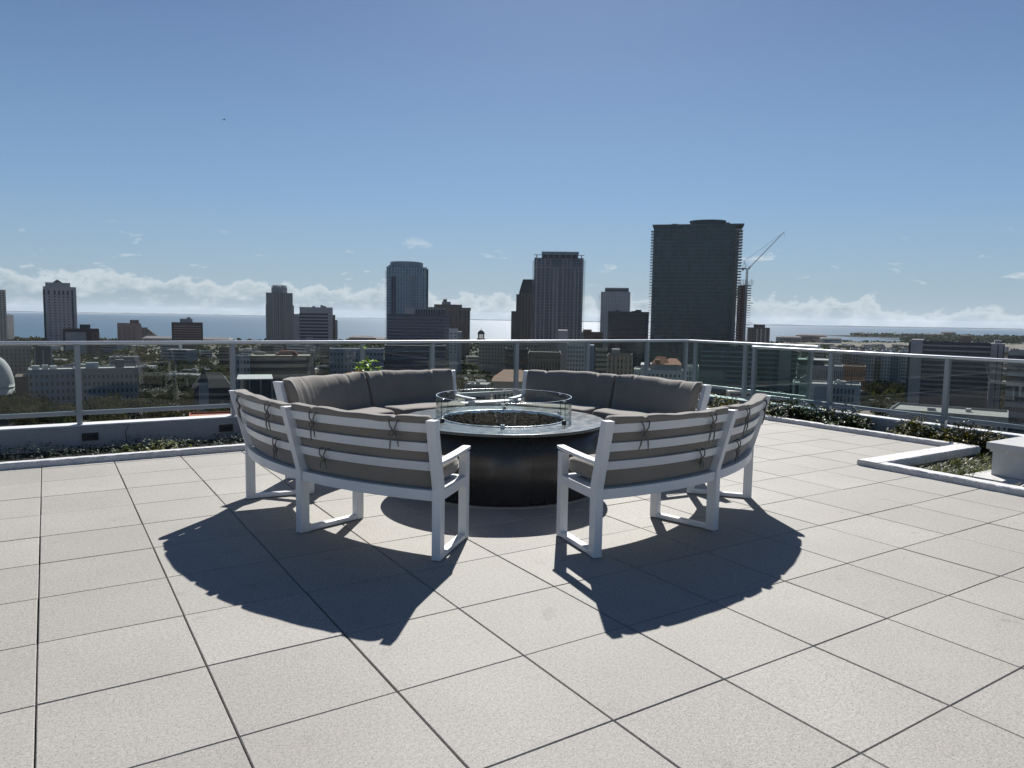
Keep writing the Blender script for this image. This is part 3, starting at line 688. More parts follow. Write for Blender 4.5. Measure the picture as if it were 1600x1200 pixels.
# white equipment box with lid on a membrane pad
bx_ = W(14.35, 1.40)
eb = empty('equipment_box', (O0[0], O0[1], 0), YAW, 'white metal equipment box with an overhanging lid on the right edge', 'box')
X0, X1, Y1 = 14.45 * T, 15.8 * T, 1.50 * T; Y0 = Y1 - .85
MB().box(X0, X1, Y0, Y1, -.02, .230).build('body', M['box_metal'], eb, bevel=.004)
MB().box(X0 - .02, X1 + .02, Y0 - .02, Y1 + .02, .2205, .245).build('flange', M['box_metal'], eb, bevel=.003)
MB().box(X0 - .045, X1 + .045, Y0 - .045, Y1 + .045, .247, .318).build('lid', M['box_metal'], eb, bevel=.008, seg=3)
for x, y in ((X0 - .021, Y1 - .15), (X0 - .021, Y1 - .55), (X0 + .2, Y1 + .021), (X0 + .6, Y1 + .021)):
    MB().lathe([(0, -.006), (.007, -.006), (.007, .006), (0, .006)], 8).build('screw', M['steel'], eb, loc=(x, y, .233))
pd = grid_obj(MB().box(X0 - .24, X1 + .25, Y0 - .25, Y1 + .14, -.09, -.021).build('equipment_pad', M['membrane'], bevel=.01)); tag(pd, 'wrinkled white membrane pad under the white equipment box', 'pad')

# ================================================================== CITY
def on_ground(px, py, z=GZ):
    p = fl(px, py, z); return p[0], p[1]
def coast(px):
    return float(np.interp(px, [-900, 0, 200, 420, 600, 800, 1000, 1180, 1300, 1400, 1600, 2600], [1400, 1440, 1500, 1560, 1640, 1700, 1850, 2150, 2450, 2500, 2600, 2600]))
FOOT = []
class Bld:
    def __init__(s, name, label, x0, x1, yt, Y, dep, wall, rz=0., roof='r_grey', base=GZ, cat='building', group=None, parapet=1.0, x0b=None):
        a = aty(x0, yt, Y); b = aty(x1, yt, Y)
        s.w = b[0] - a[0]; top = (a[2] + b[2]) / 2; s.h = top - base; s.d = dep; s.Y = Y; s.m = s.w / (x1 - x0)
        cx = (a[0] + b[0]) / 2; s.cx = cx
        auto = rz == 0.
        if auto: rz = -math.atan2(cx, Y)
        s.cs = math.cos(rz) if auto else 1 / math.cos(rz); s.w *= s.cs; s.m *= s.cs
        s.r = empty(name, (cx + math.sin(rz) * -dep / 2, Y + math.cos(rz) * dep / 2, base), rz, label, cat, group)
        FOOT.append((cx, Y + dep / 2, max(s.w, dep) * .62))
        w, d, h = s.w / 2, dep / 2, s.h; q = parapet; t = .4
        mb = MB().box(-w, w, -d, d, 0, h - q)
        if q > .05:
            mb.box(-w, w, -d, -d + t, h - q + .002, h).box(-w, w, d - t, d, h - q + .002, h).box(-w, -w + t, -d + t + .002, d - t - .002, h - q + .002, h).box(w - t, w, -d + t + .002, d - t - .002, h - q + .002, h)
            MB().box(-w + t + .01, w - t - .01, -d + t + .01, d - t - .01, h - q + .005, h - q + .12).build('roof', M[roof], s.r)
        mb.build('wall', M[wall], s.r)
        s.hw, s.hd = w, d
    def X(s, px): return (aty(px, 500, s.Y)[0] - s.cx) * s.cs
    def Z(s, py, px=None): return aty(px or 800, py, s.Y)[2] - GZ
    def zpx(s, px, py): return aty(px, py, s.Y)[2] - GZ
    def box(s, name, x0, x1, y0, y1, z0, z1, mat):
        return MB().box(x0, x1, y0, y1, z0, z1).build(name, M[mat], s.r)
    def units(s, n, seed=0, hh=(1.5, 3.5), mat='w_grey'):
        rr = random.Random(seed)
        for k in range(n):
            w = rr.uniform(.06, .16) * s.w; d = rr.uniform(.08, .2) * s.d; x = rr.uniform(-.38, .38) * s.w; y = rr.uniform(-.35, .35) * s.d
            if k % 3 == 2:
                h = rr.uniform(4, 8); s.box('antenna', x - .12, x + .12, y - .12, y + .12, s.h - .87, s.h + h, 'w_dark')
            else: s.box('rooftop_unit', x - w / 2, x + w / 2, y - d / 2, y + d / 2, s.h - .87, s.h + rr.uniform(*hh), mat)
    def windows(s, cols, rows, z0, z1, x0=None, x1=None, ww=.5, wh=.55, mat='window', name='window', sides=True, skip=0., seed=0, proud=.06):
        x0 = -s.hw if x0 is None else x0; x1 = s.hw if x1 is None else x1
        dx = (x1 - x0) / cols; dz = (z1 - z0) / rows; a, b = dx * ww / 2, dz * wh / 2
        me = MB().box(-a, a, -proud, .1, -b, b).mesh('window'); me.materials.append(M[mat]); rest = MB(); n = 0; rr = random.Random(seed)
        for r_ in range(rows - 1, -1, -1):
            for c in range(cols):
                if skip and rr.random() < skip: continue
                x = x0 + (c + .5) * dx; z = z0 + (r_ + .5) * dz
                if n < 100: link(name, me, None, s.r, loc=(x, -s.hd, z))
                else: rest.box(x - a, x + a, -s.hd - proud, -s.hd + .1, z - b, z + b)
                n += 1
        if sides:
            nc = max(1, int(round(s.d / dx))); ddx = s.d / nc; sx = 1 if s.cx < 0 else -1; aa = ddx * ww / 2
            for r_ in range(rows):
                for c in range(nc):
                    y = -s.hd + (c + .5) * ddx; z = z0 + (r_ + .5) * dz
                    X_ = sx * s.hw; rest.box(min(X_ + sx * proud, X_ - sx * .1), max(X_ + sx * proud, X_ - sx * .1), y - aa, y + aa, z - b, z + b)
        if rest.n: tag(rest.build(name, M[mat], s.r), kind='stuff')
    def bands(s, n, z0, z1, frac=.45, mat='window', name='window_band', x0=None, x1=None, proud=.12, wrap=True):
        dz = (z1 - z0) / n; x0_ = -s.hw - proud if x0 is None else x0; x1_ = s.hw + proud if x1 is None else x1
        y1 = s.hd + proud if wrap else -s.hd + .2
        me = MB().box(x0_, x1_, -s.hd - proud, y1, -dz * frac / 2, dz * frac / 2).mesh(name); me.materials.append(M[mat])
        for k in range(n): link(name, me, None, s.r, loc=(0, 0, z0 + (k + .5) * dz))
    def piers(s, n, z0, z1, w, mat, proud=.5, x0=None, x1=None, name='pier'):
        x0 = -s.hw if x0 is None else x0; x1 = s.hw if x1 is None else x1
        me = MB().box(-w / 2, w / 2, -s.hd - proud, -s.hd + .1, z0, z1).mesh(name); me.materials.append(M[mat])
        for k in range(n): link(name, me, None, s.r, loc=(x0 + (x1 - x0) * (k / (n - 1) if n > 1 else .5), 0, 0))
    def balconies(s, n, z0, z1, over, mat, side, y0=None, y1=None, th=.35, rail=.0):
        y0 = -s.hd + 1 if y0 is None else y0; y1 = -s.hd + 9 if y1 is None else y1; dz = (z1 - z0) / n
        a, b = (s.hw - .3, s.hw + over) if side > 0 else (-s.hw - over, -s.hw + .3)
        mb = MB().box(a, b, y0, y1, 0, th)
        if rail: mb.box(b - .15 if side > 0 else a, b if side > 0 else a + .15, y0, y1, th + .002, th + rail)
        me = mb.mesh('balcony'); me.materials.append(M[mat])
        for k in range(n): link('balcony', me, None, s.r, loc=(0, 0, z0 + k * dz))
# curtain-wall materials
M['cw_tall'] = curtain('grey green curtain wall', (.026, .046, .056), (.085, .125, .14), 2.6, 3.55, .14, .22, .2, .6)
M['cw_teal'] = curtain('blue grey glass tower', (.085, .15, .20), (.40, .50, .57), 3.4, 3.4, .30, .14, .2, .3)
M['cw_lilac'] = curtain('dark blue glass with grey frames', (.030, .040, .075), (.23, .235, .27), 3.2, 3.3, .16, .26, .15, .6)
M['cw_navy'] = curtain('navy glass office', (.024, .036, .075), (.09, .10, .15), 1.6, 3.9, .08, .28, .08, .3)
M['cw_blue'] = curtain('blue black glass', (.010, .016, .042), (.03, .04, .075), 2.0, 3.9, .06, .2, .06, .4)
M['cw_pale'] = curtain('pale tower windows', (.12, .14, .16), (.56, .57, .60), 3.4, 3.2, .5, .34, .2, .5)
M['cw_brown'] = curtain('brown striped tower', (.035, .030, .030), (.20, .165, .14), 2.8, 3.4, .42, .12, .2, .4)
M['cw_olive'] = curtain('dark olive stone tower', (.035, .036, .034), (.10, .10, .085), 3.0, 3.4, .38, .40, .3, .4)
M['cw_grey'] = curtain('grey residential facade', (.05, .055, .065), (.28, .29, .30), 3.2, 3.1, .48, .40, .3, .5)
M['cw_beige'] = curtain('beige residential facade', (.055, .055, .055), (.36, .33, .28), 3.6, 3.2, .5, .45, .3, .5)
M['cw_white'] = curtain('white facade with small windows', (.06, .07, .08), (.55, .56, .56), 3.0, 3.2, .52, .48, .3, .5)
TB = 'skyline tower'
# --- far left
b = Bld('residential_tower', 'narrow white tower cut off by the left edge of the photo', -60, 9, 452, 1250, 30, 'w_cream'); b.windows(3, 26, b.h - 105, b.h - 4, b.hw - 15, b.hw - 1, .5, .5, sides=False)
b = Bld('residential_tower', 'pale blank slab tower just right of the cut-off tower on the left edge', 9, 21, 492, 1350, 24, 'w_white'); b.units(1, 3)
b = Bld('residential_tower', 'tall grey tower with a small hat on its stepped top, at the far left', 67, 119, 448, 1250, 42, 'w_lilac')
h0 = b.zpx(93, 462)
for x in (78.5, 87, 94, 100.5, 107.5):
    w_ = 1.1 * b.m if x in (94,) else 1.6 * b.m
    b.windows(1, 22, b.zpx(93, 556), h0, b.X(x) - w_, b.X(x) + w_, .9, .42, sides=False, seed=int(x))
for x in (70.5, 114.5): b.box('bay_strip', b.X(x) - 1.6 * b.m, b.X(x) + 1.6 * b.m, -b.hd - .3, -b.hd + .2, 5, b.zpx(93, 453), 'w_navy')
for x in (78, 87, 94, 100.5, 107.5): b.box('arched_window', b.X(x) - 1.7 * b.m, b.X(x) + 1.7 * b.m, -b.hd - .25, -b.hd + .1, b.zpx(93, 461), b.zpx(93, 454), 'w_navy')
b.box('cornice', -b.hw - .8, b.hw + .8, -b.hd - .8, b.hd + .8, b.zpx(93, 463), b.zpx(93, 462), 'w_grey')
b.box('crown', b.X(73), b.X(112), -b.hd * .8, b.hd * .8, b.h - .8, b.zpx(93, 441.5), 'w_lilac')
o = MB().add([(b.X(84), -6, b.zpx(93, 441.4)), (b.X(100), -6, b.zpx(93, 441.4)), (b.X(100), 6, b.zpx(93, 441.4)), (b.X(84), 6, b.zpx(93, 441.4)), (b.X(92), 0, b.zpx(93, 436))], [(3, 2, 1, 0), (0, 1, 4), (1, 2, 4), (2, 3, 4), (3, 0, 4)]).build('hat_roof', M['r_dark'], b.r)
b.box('hat_neck', b.X(87), b.X(97), -4, 4, b.zpx(93, 443), b.zpx(93, 441.6), 'w_grey')
b = Bld('office_block', 'dark topped block with a plain grey front, in front of the hat-topped tower', 98, 155, 514, 950, 30, 'w_darkbrown', roof='r_dark')
b.box('upper_storey', b.X(124), b.X(141), -b.hd * .5, b.hd * .5, b.h - .8, b.zpx(126, 507), 'w_dark')
b.box('front_panel', b.X(101), b.X(134), -b.hd - .5, -b.hd + .1, 3, b.zpx(126, 519), 'w_grey'); b.box('side_panel', b.X(142), b.X(155), -b.hd - .4, -b.hd + .1, 3, b.zpx(126, 519), 'w_brown')
b.windows(2, 8, b.h - 30, b.h - 6, b.X(147), b.X(154), .5, .5, proud=.6, sides=False)
b = Bld('apartment_block', 'pinkish brown square block, third from the left above the railing', 183, 220, 505, 1300, 30, 'w_pink'); b.windows(5, 10, b.h - 42, b.h - 6, None, None, .3, .35, 'w_brown', sides=False)
b.box('rooftop_unit', b.X(203), b.X(217), -4, 6, b.h - .9, b.zpx(210, 500), 'w_brown'); b.box('corner_bay', b.X(212), b.X(221), -b.hd - 2, -b.hd + .1, 2, b.h - 3, 'w_pink')
b = Bld('apartment_block', 'stepped brownish condominium falling away right of the pinkish block', 220, 231, 512, 1450, 30, 'w_palebrown')
for k in range(6): b.box('terrace_step', b.hw + k * 4.2, b.hw + 4.2 + k * 4.2, -8, 8, 0, b.h - 4 - k * 3.6, 'w_palebrown')
b.bands(8, b.h - 30, b.h - 2, .4)
b = Bld('office_block', 'dark brown block with thin horizontal window lines and a rooftop box', 268, 317, 504, 1200, 34, 'w_darkbrown', roof='r_dark'); b.bands(9, b.h - 40, b.h - 4, .35, 'w_pink', x0=-b.hw + 3, x1=b.hw - 3, wrap=False)
b.box('rooftop_unit', b.X(281), b.X(301), -6, 6, b.h - .9, b.zpx(291, 498), 'w_grey'); b.box('rooftop_unit', b.X(292), b.X(298), -3, 3, b.zpx(291, 497.9), b.zpx(291, 496), 'w_dark')
# --- round topped tower and banded office
b = Bld('residential_tower', 'slim grey tower crowned by a round open drum', 416, 457, 457.5, 1150, 38, 'cw_grey')
b.box('lower_wing', b.hw - .2, b.hw + 2.2, -b.hd + 6, b.hd - 4, 0, b.zpx(459, 477), 'cw_grey'); b.box('lower_wing', -b.hw - 1.2, -b.hw + .2, -b.hd + 5, b.hd - 4, 0, b.zpx(415, 476), 'cw_grey')
MB().lathe([(0, b.h - .9), (12.2, b.h - .9), (12.2, b.zpx(436, 449)), (0, b.zpx(436, 449))], 28).build('drum', M['w_grey'], b.r)
MB().lathe([(10.0, b.zpx(436, 449) + .01), (10.0, b.zpx(436, 446.6)), (0, b.zpx(436, 446.6))], 20).build('lantern', M['w_white'], b.r)
for k in range(12):
    a = k * PI / 6; MB().tube([(11.6 * math.cos(a), 11.6 * math.sin(a), b.zpx(436, 449)), (11 * math.cos(a), 11 * math.sin(a), b.zpx(436, 446)), (0, 0, b.zpx(436, 444.3))], .45, 4).build('drum_rib', M['w_dark'], b.r)
b.windows(2, 24, b.h - 88, b.h - 2, b.X(433), b.X(444), .55, .4, sides=False); b.piers(5, 0, b.h, .8, 'w_lilac')
b = Bld('office_block', 'white office block with black horizontal window bands', 468, 520, 480, 1000, 36, 'w_lilac')
b.bands(14, b.zpx(490, 560), b.zpx(490, 488.5), .58, 'w_navy', x0=-b.hw - .1, x1=b.X(513), wrap=False); b.units(5, 4)
b.box('stair_panel', b.X(478), b.X(489), -b.hd - .3, -b.hd + .1, 0, b.zpx(484, 527), 'w_lilac')
b.box('low_wing', b.X(459), -b.hw - .01, -b.hd + 2, b.hd, 0, b.zpx(460, 490.5), 'w_lilac')
b.box('side_wing', b.hw + .01, b.X(524), -b.hd + 4, b.hd, 0, b.zpx(522, 492), 'w_brown'); b.box('side_wing', b.X(524) + .01, b.X(528), -b.hd + 8, b.hd, 0, b.zpx(526, 500), 'w_lilac')
# --- centre left cluster
b = Bld('glass_tower', 'tall blue grey glass tower with a curved top, left of centre', 604, 667, 417, 900, 44, 'cw_teal', parapet=.8)
MB().lathe([(0, b.h - .7), (20.5, b.h - .7), (20.5, b.zpx(635, 409)), (20, b.zpx(635, 408)), (0, b.zpx(635, 408))], 40).build('curved_crown', M['w_bluegrey'], b.r)
b.box('upper_setback', b.X(607), b.X(611), -b.hd + 2, b.hd, b.h, b.zpx(609, 414), 'w_bluegrey')
b.piers(8, 0, b.zpx(635, 431), 1.3, 'w_bluegrey', x0=b.X(632), x1=b.X(657)); b.box('ledge', b.X(603), b.X(660), -b.hd - .8, -b.hd + .1, b.zpx(635, 431.2), b.zpx(635, 430.2), 'w_bluegrey')
b.box('dark_bay', b.X(611), b.X(619), -b.hd - .3, -b.hd + .1, 0, b.zpx(615, 432), 'w_navy'); b.piers(3, 0, b.zpx(615, 432), .7, 'w_bluegrey', x0=b.X(611), x1=b.X(619), proud=.6)
b.box('dark_corner_bay', b.X(662), b.X(669), -b.hd + 2, b.hd, 0, b.zpx(665, 420), 'w_navy')
b.balconies(34, b.zpx(604, 530), b.zpx(604, 421), 2.0, 'w_grey', -1, -b.hd + .5, -b.hd + 6); b.balconies(34, b.zpx(668, 530), b.zpx(668, 421), 2.4, 'w_grey', 1, -b.hd + 3, -b.hd + 9)
b = Bld('office_block', 'low dark blue glass office in front of the curved-top tower', 606, 703, 491, 780, 34, 'cw_navy', roof='r_grey'); 
b.bands(9, b.zpx(650, 540), b.zpx(650, 494), .12, 'w_bluegrey', 'spandrel'); b.box('penthouse', b.X(648), b.X(697), -b.hd + 3, b.hd - 4, b.h - .9, b.zpx(670, 482), 'w_grey')
for k in range(12): b.box('penthouse_opening', b.X(649.5 + k * 4), b.X(652 + k * 4), -b.hd + 2.7, -b.hd + 3.2, b.h + .3, b.zpx(670, 483.5), 'w_navy')
b.box('plant_room', b.X(633), b.X(647), -b.hd + 1, b.hd - 6, b.h - .9, b.zpx(640, 480.5), 'w_lilac')
b = Bld('office_tower', 'brown vertically striped tower with a projecting top rim', 671, 734, 481, 1000, 40, 'cw_brown', roof='r_dark'); b.piers(12, 0, b.h - 3, 1.3, 'w_palebrown'); b.box('top_rim', -b.hw - 1.6, b.hw + 1.6, -b.hd - 1.6, b.hd + 1.6, b.h - 3.5, b.h + .6, 'w_palebrown')
b.box('rooftop_unit', b.X(678), b.X(722), -10, 12, b.h + .61, b.zpx(700, 475.5), 'w_palebrown'); b.box('rooftop_unit', b.X(690), b.X(704), -5, 5, b.zpx(700, 475.4), b.zpx(700, 471), 'w_grey'); b.box('rooftop_unit', b.X(692), b.X(698), -3, 3, b.zpx(700, 470.9), b.zpx(700, 467), 'w_brown')
b = Bld('apartment_block', 'small white block with eight dark windows in front of the striped tower', 702, 715, 514, 700, 14, 'w_white'); b.windows(2, 7, b.h - 24, b.h - 3, None, None, .42, .45); b.box('side_wing', b.hw + .01, b.hw + 4, -b.hd + 3, b.hd, 0, b.h - 2.5, 'w_lilac')
# --- domed hotel
b = Bld('domed_hotel', 'long beige hotel with a small open dome on its roof, seen through the glass', 748, 872, 535, 760, 26, 'w_beige', roof='r_tan')
b.windows(26, 6, b.h - 24, b.h - 2, None, None, .5, .5); dx = b.X(751)
MB().lathe([(0, b.h - .9), (4.8, b.h - .9), (4.8, b.h + 2.4), (4.2, b.h + 3.2), (0, b.h + 3.2)], 16, dx, 0).build('dome_base', M['w_beige'], b.r)
for k in range(8):
    a = k * PI / 4 + .2; MB().tube([(dx + 3.1 * math.cos(a), 3.1 * math.sin(a), b.h + 3.2), (dx + 3.1 * math.cos(a), 3.1 * math.sin(a), b.h + 7.6)], .42, 6).build('column', M['w_beige'], b.r)
MB().lathe([(3.7, b.h + 7.6), (3.8, b.h + 8.3), (3.4, b.h + 9.6), (2.4, b.h + 11.0), (1.0, b.h + 11.8), (.25, b.h + 12.1), (.15, b.h + 14.2), (0, b.h + 14.4)], 16, dx, 0).build('dome', M['r_dark'], b.r, smooth=True)
# --- centre right towers
b = Bld('stepped_tower', 'dark olive stone tower with a sloped dark roof, stepping down to the left', 811, 838, 457, 980, 34, 'cw_olive', parapet=.1)
mb = MB(); z0, z1 = b.h + .01, b.zpx(820, 436); mb.hexa([(-b.hw, -b.hd, z0), (b.hw, -b.hd, z0), (b.hw, b.hd, z0), (-b.hw, b.hd, z0)], [(-b.hw + 5, -b.hd + 6, z1), (b.hw - 2, -b.hd + 6, z1), (b.hw - 2, b.hd - 6, z1), (-b.hw + 5, b.hd - 6, z1)]); mb.build('sloped_roof', M['r_dark'], b.r)
b.box('step_wing', b.X(806), -b.hw - .01, -b.hd + 3, b.hd, 0, b.zpx(808, 459.5), 'cw_olive'); b.box('step_wing', b.X(798.5), b.X(806) - .01, -b.hd + 5, b.hd, 0, b.zpx(800, 486), 'cw_olive'); b.piers(4, 0, b.h - 1, 1.0, 'w_palebrown', x0=b.X(815), x1=b.X(829))
b = Bld('residential_tower', 'tall grey blue tower with vertical stripes and a flat frame on top, right of centre', 835, 912, 403, 820, 46, 'cw_lilac')
for x, w_ in ((837, 1.4), (844, 1.0), (850, 1.2), (858, 1.0), (864, 1.8), (869.5, 1.8), (878, 1.2), (884, .9), (890, .9), (896.5, 1.6), (902, 1.3), (908, .9)): b.box('pier', b.X(x) - w_ / 2, b.X(x) + w_ / 2, -b.hd - .6, -b.hd + .1, 0, b.h - (12 if x in (864, 869.5, 896.5, 902) else 1), 'w_lilac')
b.box('ledge', -b.hw - .2, b.hw + .2, -b.hd - .7, -b.hd + .1, b.zpx(870, 418.5), b.zpx(870, 417.5), 'w_lilac')
b.box('crown', b.X(845), b.X(901), -b.hd + 6, b.hd - 6, b.h - .8, b.zpx(870, 397.5), 'w_darkbrown'); b.box('crown_roof', b.X(844), b.X(902), -b.hd + 5, b.hd - 5, b.zpx(870, 397.4), b.zpx(870, 392.5), 'w_bluegrey')
for k in range(7): b.box('crown_post', b.X(845 + k * 9.2) - .5, b.X(845 + k * 9.2) + .5, -b.hd + 5.4, -b.hd + 6.2, b.h - .7, b.zpx(870, 397.6), 'w_lilac')
for sx in (-1, 1): b.box('frame_beam', min(sx * b.X(902), sx * (b.hw + 1)) if sx > 0 else -b.hw - 1, b.hw + 1 if sx > 0 else b.X(844) , -b.hd + 4, -b.hd + 7, b.zpx(870, 398.2), b.zpx(870, 397.5), 'w_lilac'); b.box('frame_post', sx * (b.hw - 2.4) - .5, sx * (b.hw - 2.4) + .5, -b.hd + 5, -b.hd + 6, b.h, b.zpx(870, 398.3), 'w_lilac')
b.balconies(38, b.zpx(835, 530), b.zpx(835, 405), 1.9, 'w_lilac', -1, -b.hd + 1, -b.hd + 8, rail=.9); b.balconies(38, b.zpx(912, 530), b.zpx(912, 405), 2.1, 'w_lilac', 1, -b.hd + 1, -b.hd + 8, rail=.9)
b = Bld('residential_tower', 'pale tower with balconies on its left edge, between the two tallest towers', 939, 985, 456, 1150, 36, 'cw_pale'); b.box('crown', b.X(944), b.X(981), -b.hd + 3, b.hd - 3, b.h - .8, b.zpx(962, 449.5), 'w_grey'); b.box('crown_band', b.X(944) - .1, b.X(981) + .1, -b.hd + 2.8, b.hd - 3, b.zpx(962, 455), b.zpx(962, 452), 'w_dark')
b.balconies(26, b.zpx(938, 530), b.zpx(938, 458), 3.6, 'w_grey', -1, -b.hd + 1, -b.hd + 9, rail=.8); b.balconies(26, b.zpx(985, 530), b.zpx(985, 465), 1.2, 'w_grey', 1, -b.hd + 1, -b.hd + 9)
b = Bld('office_block', 'dark navy glass cube left of the tallest tower', 950, 1014, 487, 840, 40, 'cw_blue', roof='r_dark'); b.units(7, 12, (1, 3), 'w_dark'); b.bands(6, b.h - 30, b.h - 4, .08, 'w_navy', 'spandrel'); b.box('top_rim', -b.hw - .3, b.hw + .3, -b.hd - .3, -b.hd + .1, b.h - 3.2, b.h + .1, 'w_dark')
b = Bld('apartment_block', 'low brown stepped block between the striped tower and the navy cube', 908, 942, 519, 900, 24, 'w_brown', roof='r_tan'); b.bands(5, b.h - 18, b.h - 1, .4); b.box('upper_storey', b.X(911), b.X(925), -4, 6, b.h - .9, b.zpx(918, 515), 'w_palebrown')
# --- the tallest tower
b = Bld('high_rise_tower', 'the tallest dark grey green tower, a wide slab with balconies down both edges', 1021, 1149, 353, 690, 34, 'cw_tall', roof='r_grey', parapet=.6)
n = 43; z0, z1 = b.zpx(1085, 548), b.zpx(1085, 356); dz = (z1 - z0) / n
mbL = MB().box(-b.hw - 2.6, -b.hw - .002, -b.hd + .5, -b.hd + 12, 0, .45); meL = mbL.mesh('balcony'); meL.materials.append(M['w_bluegrey'])
mbR = MB().box(b.hw + .002, b.hw + 7.0, -b.hd + 1.5, -b.hd + 18, 0, .45); mbR.box(b.hw + .4, b.hw + 3.6, -b.hd + 5, -b.hd + 16, .452, dz - .01); meR = mbR.mesh('balcony'); meR.materials.append(M['w_grey'])
for k in range(n): link('balcony', meL, None, b.r, loc=(0, 0, z0 + k * dz)); link('balcony', meR, None, b.r, loc=(0, 0, z0 + k * dz))
mb = MB(); N = 40
def lens(z, s=1., cx=0., a=b.hw + 6.6, c=14.):
    return [(cx + a * s * math.cos(2 * PI * k / N), c * s * math.sin(2 * PI * k / N), z) for k in range(N)]
zt = b.zpx(1090, 353)
MB().add([(x, y, zt + .01 + .02) for x, y, z in [(-b.hw - 1.2, -b.hd - .6, 0), (b.hw + 7.4, -b.hd - .6, 0), (b.hw + 7.4, b.hd, 0), (-b.hw - 1.2, b.hd, 0)]] + [(x, y, zt + 1.6) for x, y in [(-b.hw - 1.2, -b.hd - .6), (b.hw + 7.4, -b.hd - .6), (b.hw + 7.4, b.hd), (-b.hw - 1.2, b.hd)]], [(3, 2, 1, 0), (4, 5, 6, 7), (0, 1, 5, 4), (1, 2, 6, 5), (2, 3, 7, 6), (3, 0, 4, 7)]).build('roof_slab', M['w_greenglass'], b.r)
cx = b.X(1100)
MB().add([(cx + 14 * math.cos(2 * PI * k / N), 10 * math.sin(2 * PI * k / N), zt + 1.61) for k in range(N)] + [(cx + 17 * math.cos(2 * PI * k / N), 12 * math.sin(2 * PI * k / N), zt + 5.2) for k in range(N)] + [(cx + 17 * math.cos(2 * PI * k / N), 12 * math.sin(2 * PI * k / N), zt + 6.4) for k in range(N)],
         [(k, (k + 1) % N, N + (k + 1) % N, N + k) for k in range(N)] + [(N + k, N + (k + 1) % N, 2 * N + (k + 1) % N, 2 * N + k) for k in range(N)] + [tuple(range(2 * N, 3 * N))]).build('crown', M['w_greenglass'], b.r)
b.box('rooftop_unit', b.X(1044), b.X(1052), -6, 6, zt + 1.61, zt + 3.6, 'w_greenglass'); b.box('rooftop_unit', b.X(1126), b.X(1134), -6, 6, zt + 1.61, zt + 4.2, 'w_greenglass')
rr = random.Random(77)
for k in range(16):
    x = b.X(rr.choice([1053, 1058, 1064, 1070, 1078, 1090, 1100, 1112])) ; z = b.h - rr.choice([4.5, 8, 8, 11.5]) 
    b.box('window', x - 1.3, x + 1.3, -b.hd - .15, -b.hd + .1, z - 1.1, z + 1.1, 'w_dark')
for k in range(60):
    x = b.X(1030 + rr.randrange(24) * 4.8); z = z0 + (rr.randrange(12) + .55) * dz
    b.box('window', x - 1.2, x + 1.2, -b.hd - .1 - .001 * k, -b.hd + .1, z - 1.2, z + 1.2, 'w_dark')
b.box('facade_fin', b.X(1139), b.X(1141), -b.hd - 1.6, -b.hd + .1, 0, b.h - 3, 'w_greenglass'); b.box('facade_fin', b.X(1079), b.X(1079.6), -b.hd - .5, -b.hd + .1, 0, b.h - 20, 'w_greenglass')
# --- tower under construction and crane
b = Bld('unfinished_tower', 'narrow concrete tower under construction with bare floor slabs', 1153, 1167, 446, 900, 22, 'w_darkbrown', parapet=.1)
for k in range(24):
    z = b.zpx(1160, 535 - k * 3.85); b.box('floor_slab', -b.hw - 2, b.hw + (5.5 if k % 8 else 8.5), -b.hd - 1.5, b.hd, z, z + .5, 'w_concrete')
for x in (1155, 1160, 1165): b.box('column', b.X(x) - .6, b.X(x) + .6, -b.hd - 1.4, -b.hd - .3, 0, b.zpx(1160, 444), 'rust')
rr = random.Random(5)
for k in range(10): b.box('formwork_post', b.X(1152 + k * 2.4) - .25, b.X(1152 + k * 2.4) + .25, -b.hd - 1, -b.hd - .4, b.zpx(1160, 446), b.zpx(1160, 440 - rr.uniform(0, 4)), 'rust')
Yc = 885; P0 = aty(1167.5, 421, Yc); cr = empty('tower_crane', (P0[0], Yc, GZ), 0, 'luffing tower crane with its long jib raised to the upper right', 'crane')
zm = P0[2] - GZ; mb = MB()
for sx in (-.9, .9):
    for sy in (-.9, .9): mb.bar((sx, sy, 0), (sx, sy, zm), .34)
for k in range(int(zm / 3)):
    z = k * 3
    for sy in (-.9, .9): mb.bar((-.9, sy, z), (.9, sy, z + 3), .2); mb.bar((.9, sy, z), (-.9, sy, z + 3), .2)
mb.build('mast', M['crane'], cr)
MB().box(-2.4, 2.4, -1.5, 1.5, zm + .01, zm + 1.2).box(-6.6, -2.5, -1.2, 1.2, zm + .3, zm + 1.9).build('slewing_platform', M['crane'], cr)
MB().box(1.2, 3.2, -2.8, -1.51, zm + 1.21, zm + 3.4).build('cab', M['w_white'], cr)
MB().box(-6.4, -4.2, -1.0, 1.0, zm - 1.4, zm + .29).build('counterweight', M['w_concrete'], cr)
tip = aty(1225.5, 362.5, Yc); tip = (tip[0] - P0[0], 0, tip[2] - GZ); apx = aty(1162.5, 408, Yc); ap = (apx[0] - P0[0], 0, apx[2] - GZ); j0 = (2.4, 0, zm + 1.2)
mb = MB(); A = Vector(j0); B_ = Vector(tip); d = (B_ - A); up = Vector((-d.z, 0, d.x)).normalized(); n = 26
for o_ in (Vector((0, -.7, 0)), Vector((0, .7, 0)), up * 1.5): mb.bar(A + o_ * .6, B_ + o_ * .35, .34)
for k in range(n):
    a = A + d * k / n; c = A + d * (k + .5) / n; e = A + d * (k + 1) / n; s = 1 - .5 * k / n
    for sy in (-.7, .7): mb.bar(a + Vector((0, sy * s, 0)), c + up * 1.4 * s, .16); mb.bar(c + up * 1.4 * s, e + Vector((0, sy * s, 0)), .16)
mb.build('jib', M['crane'], cr)
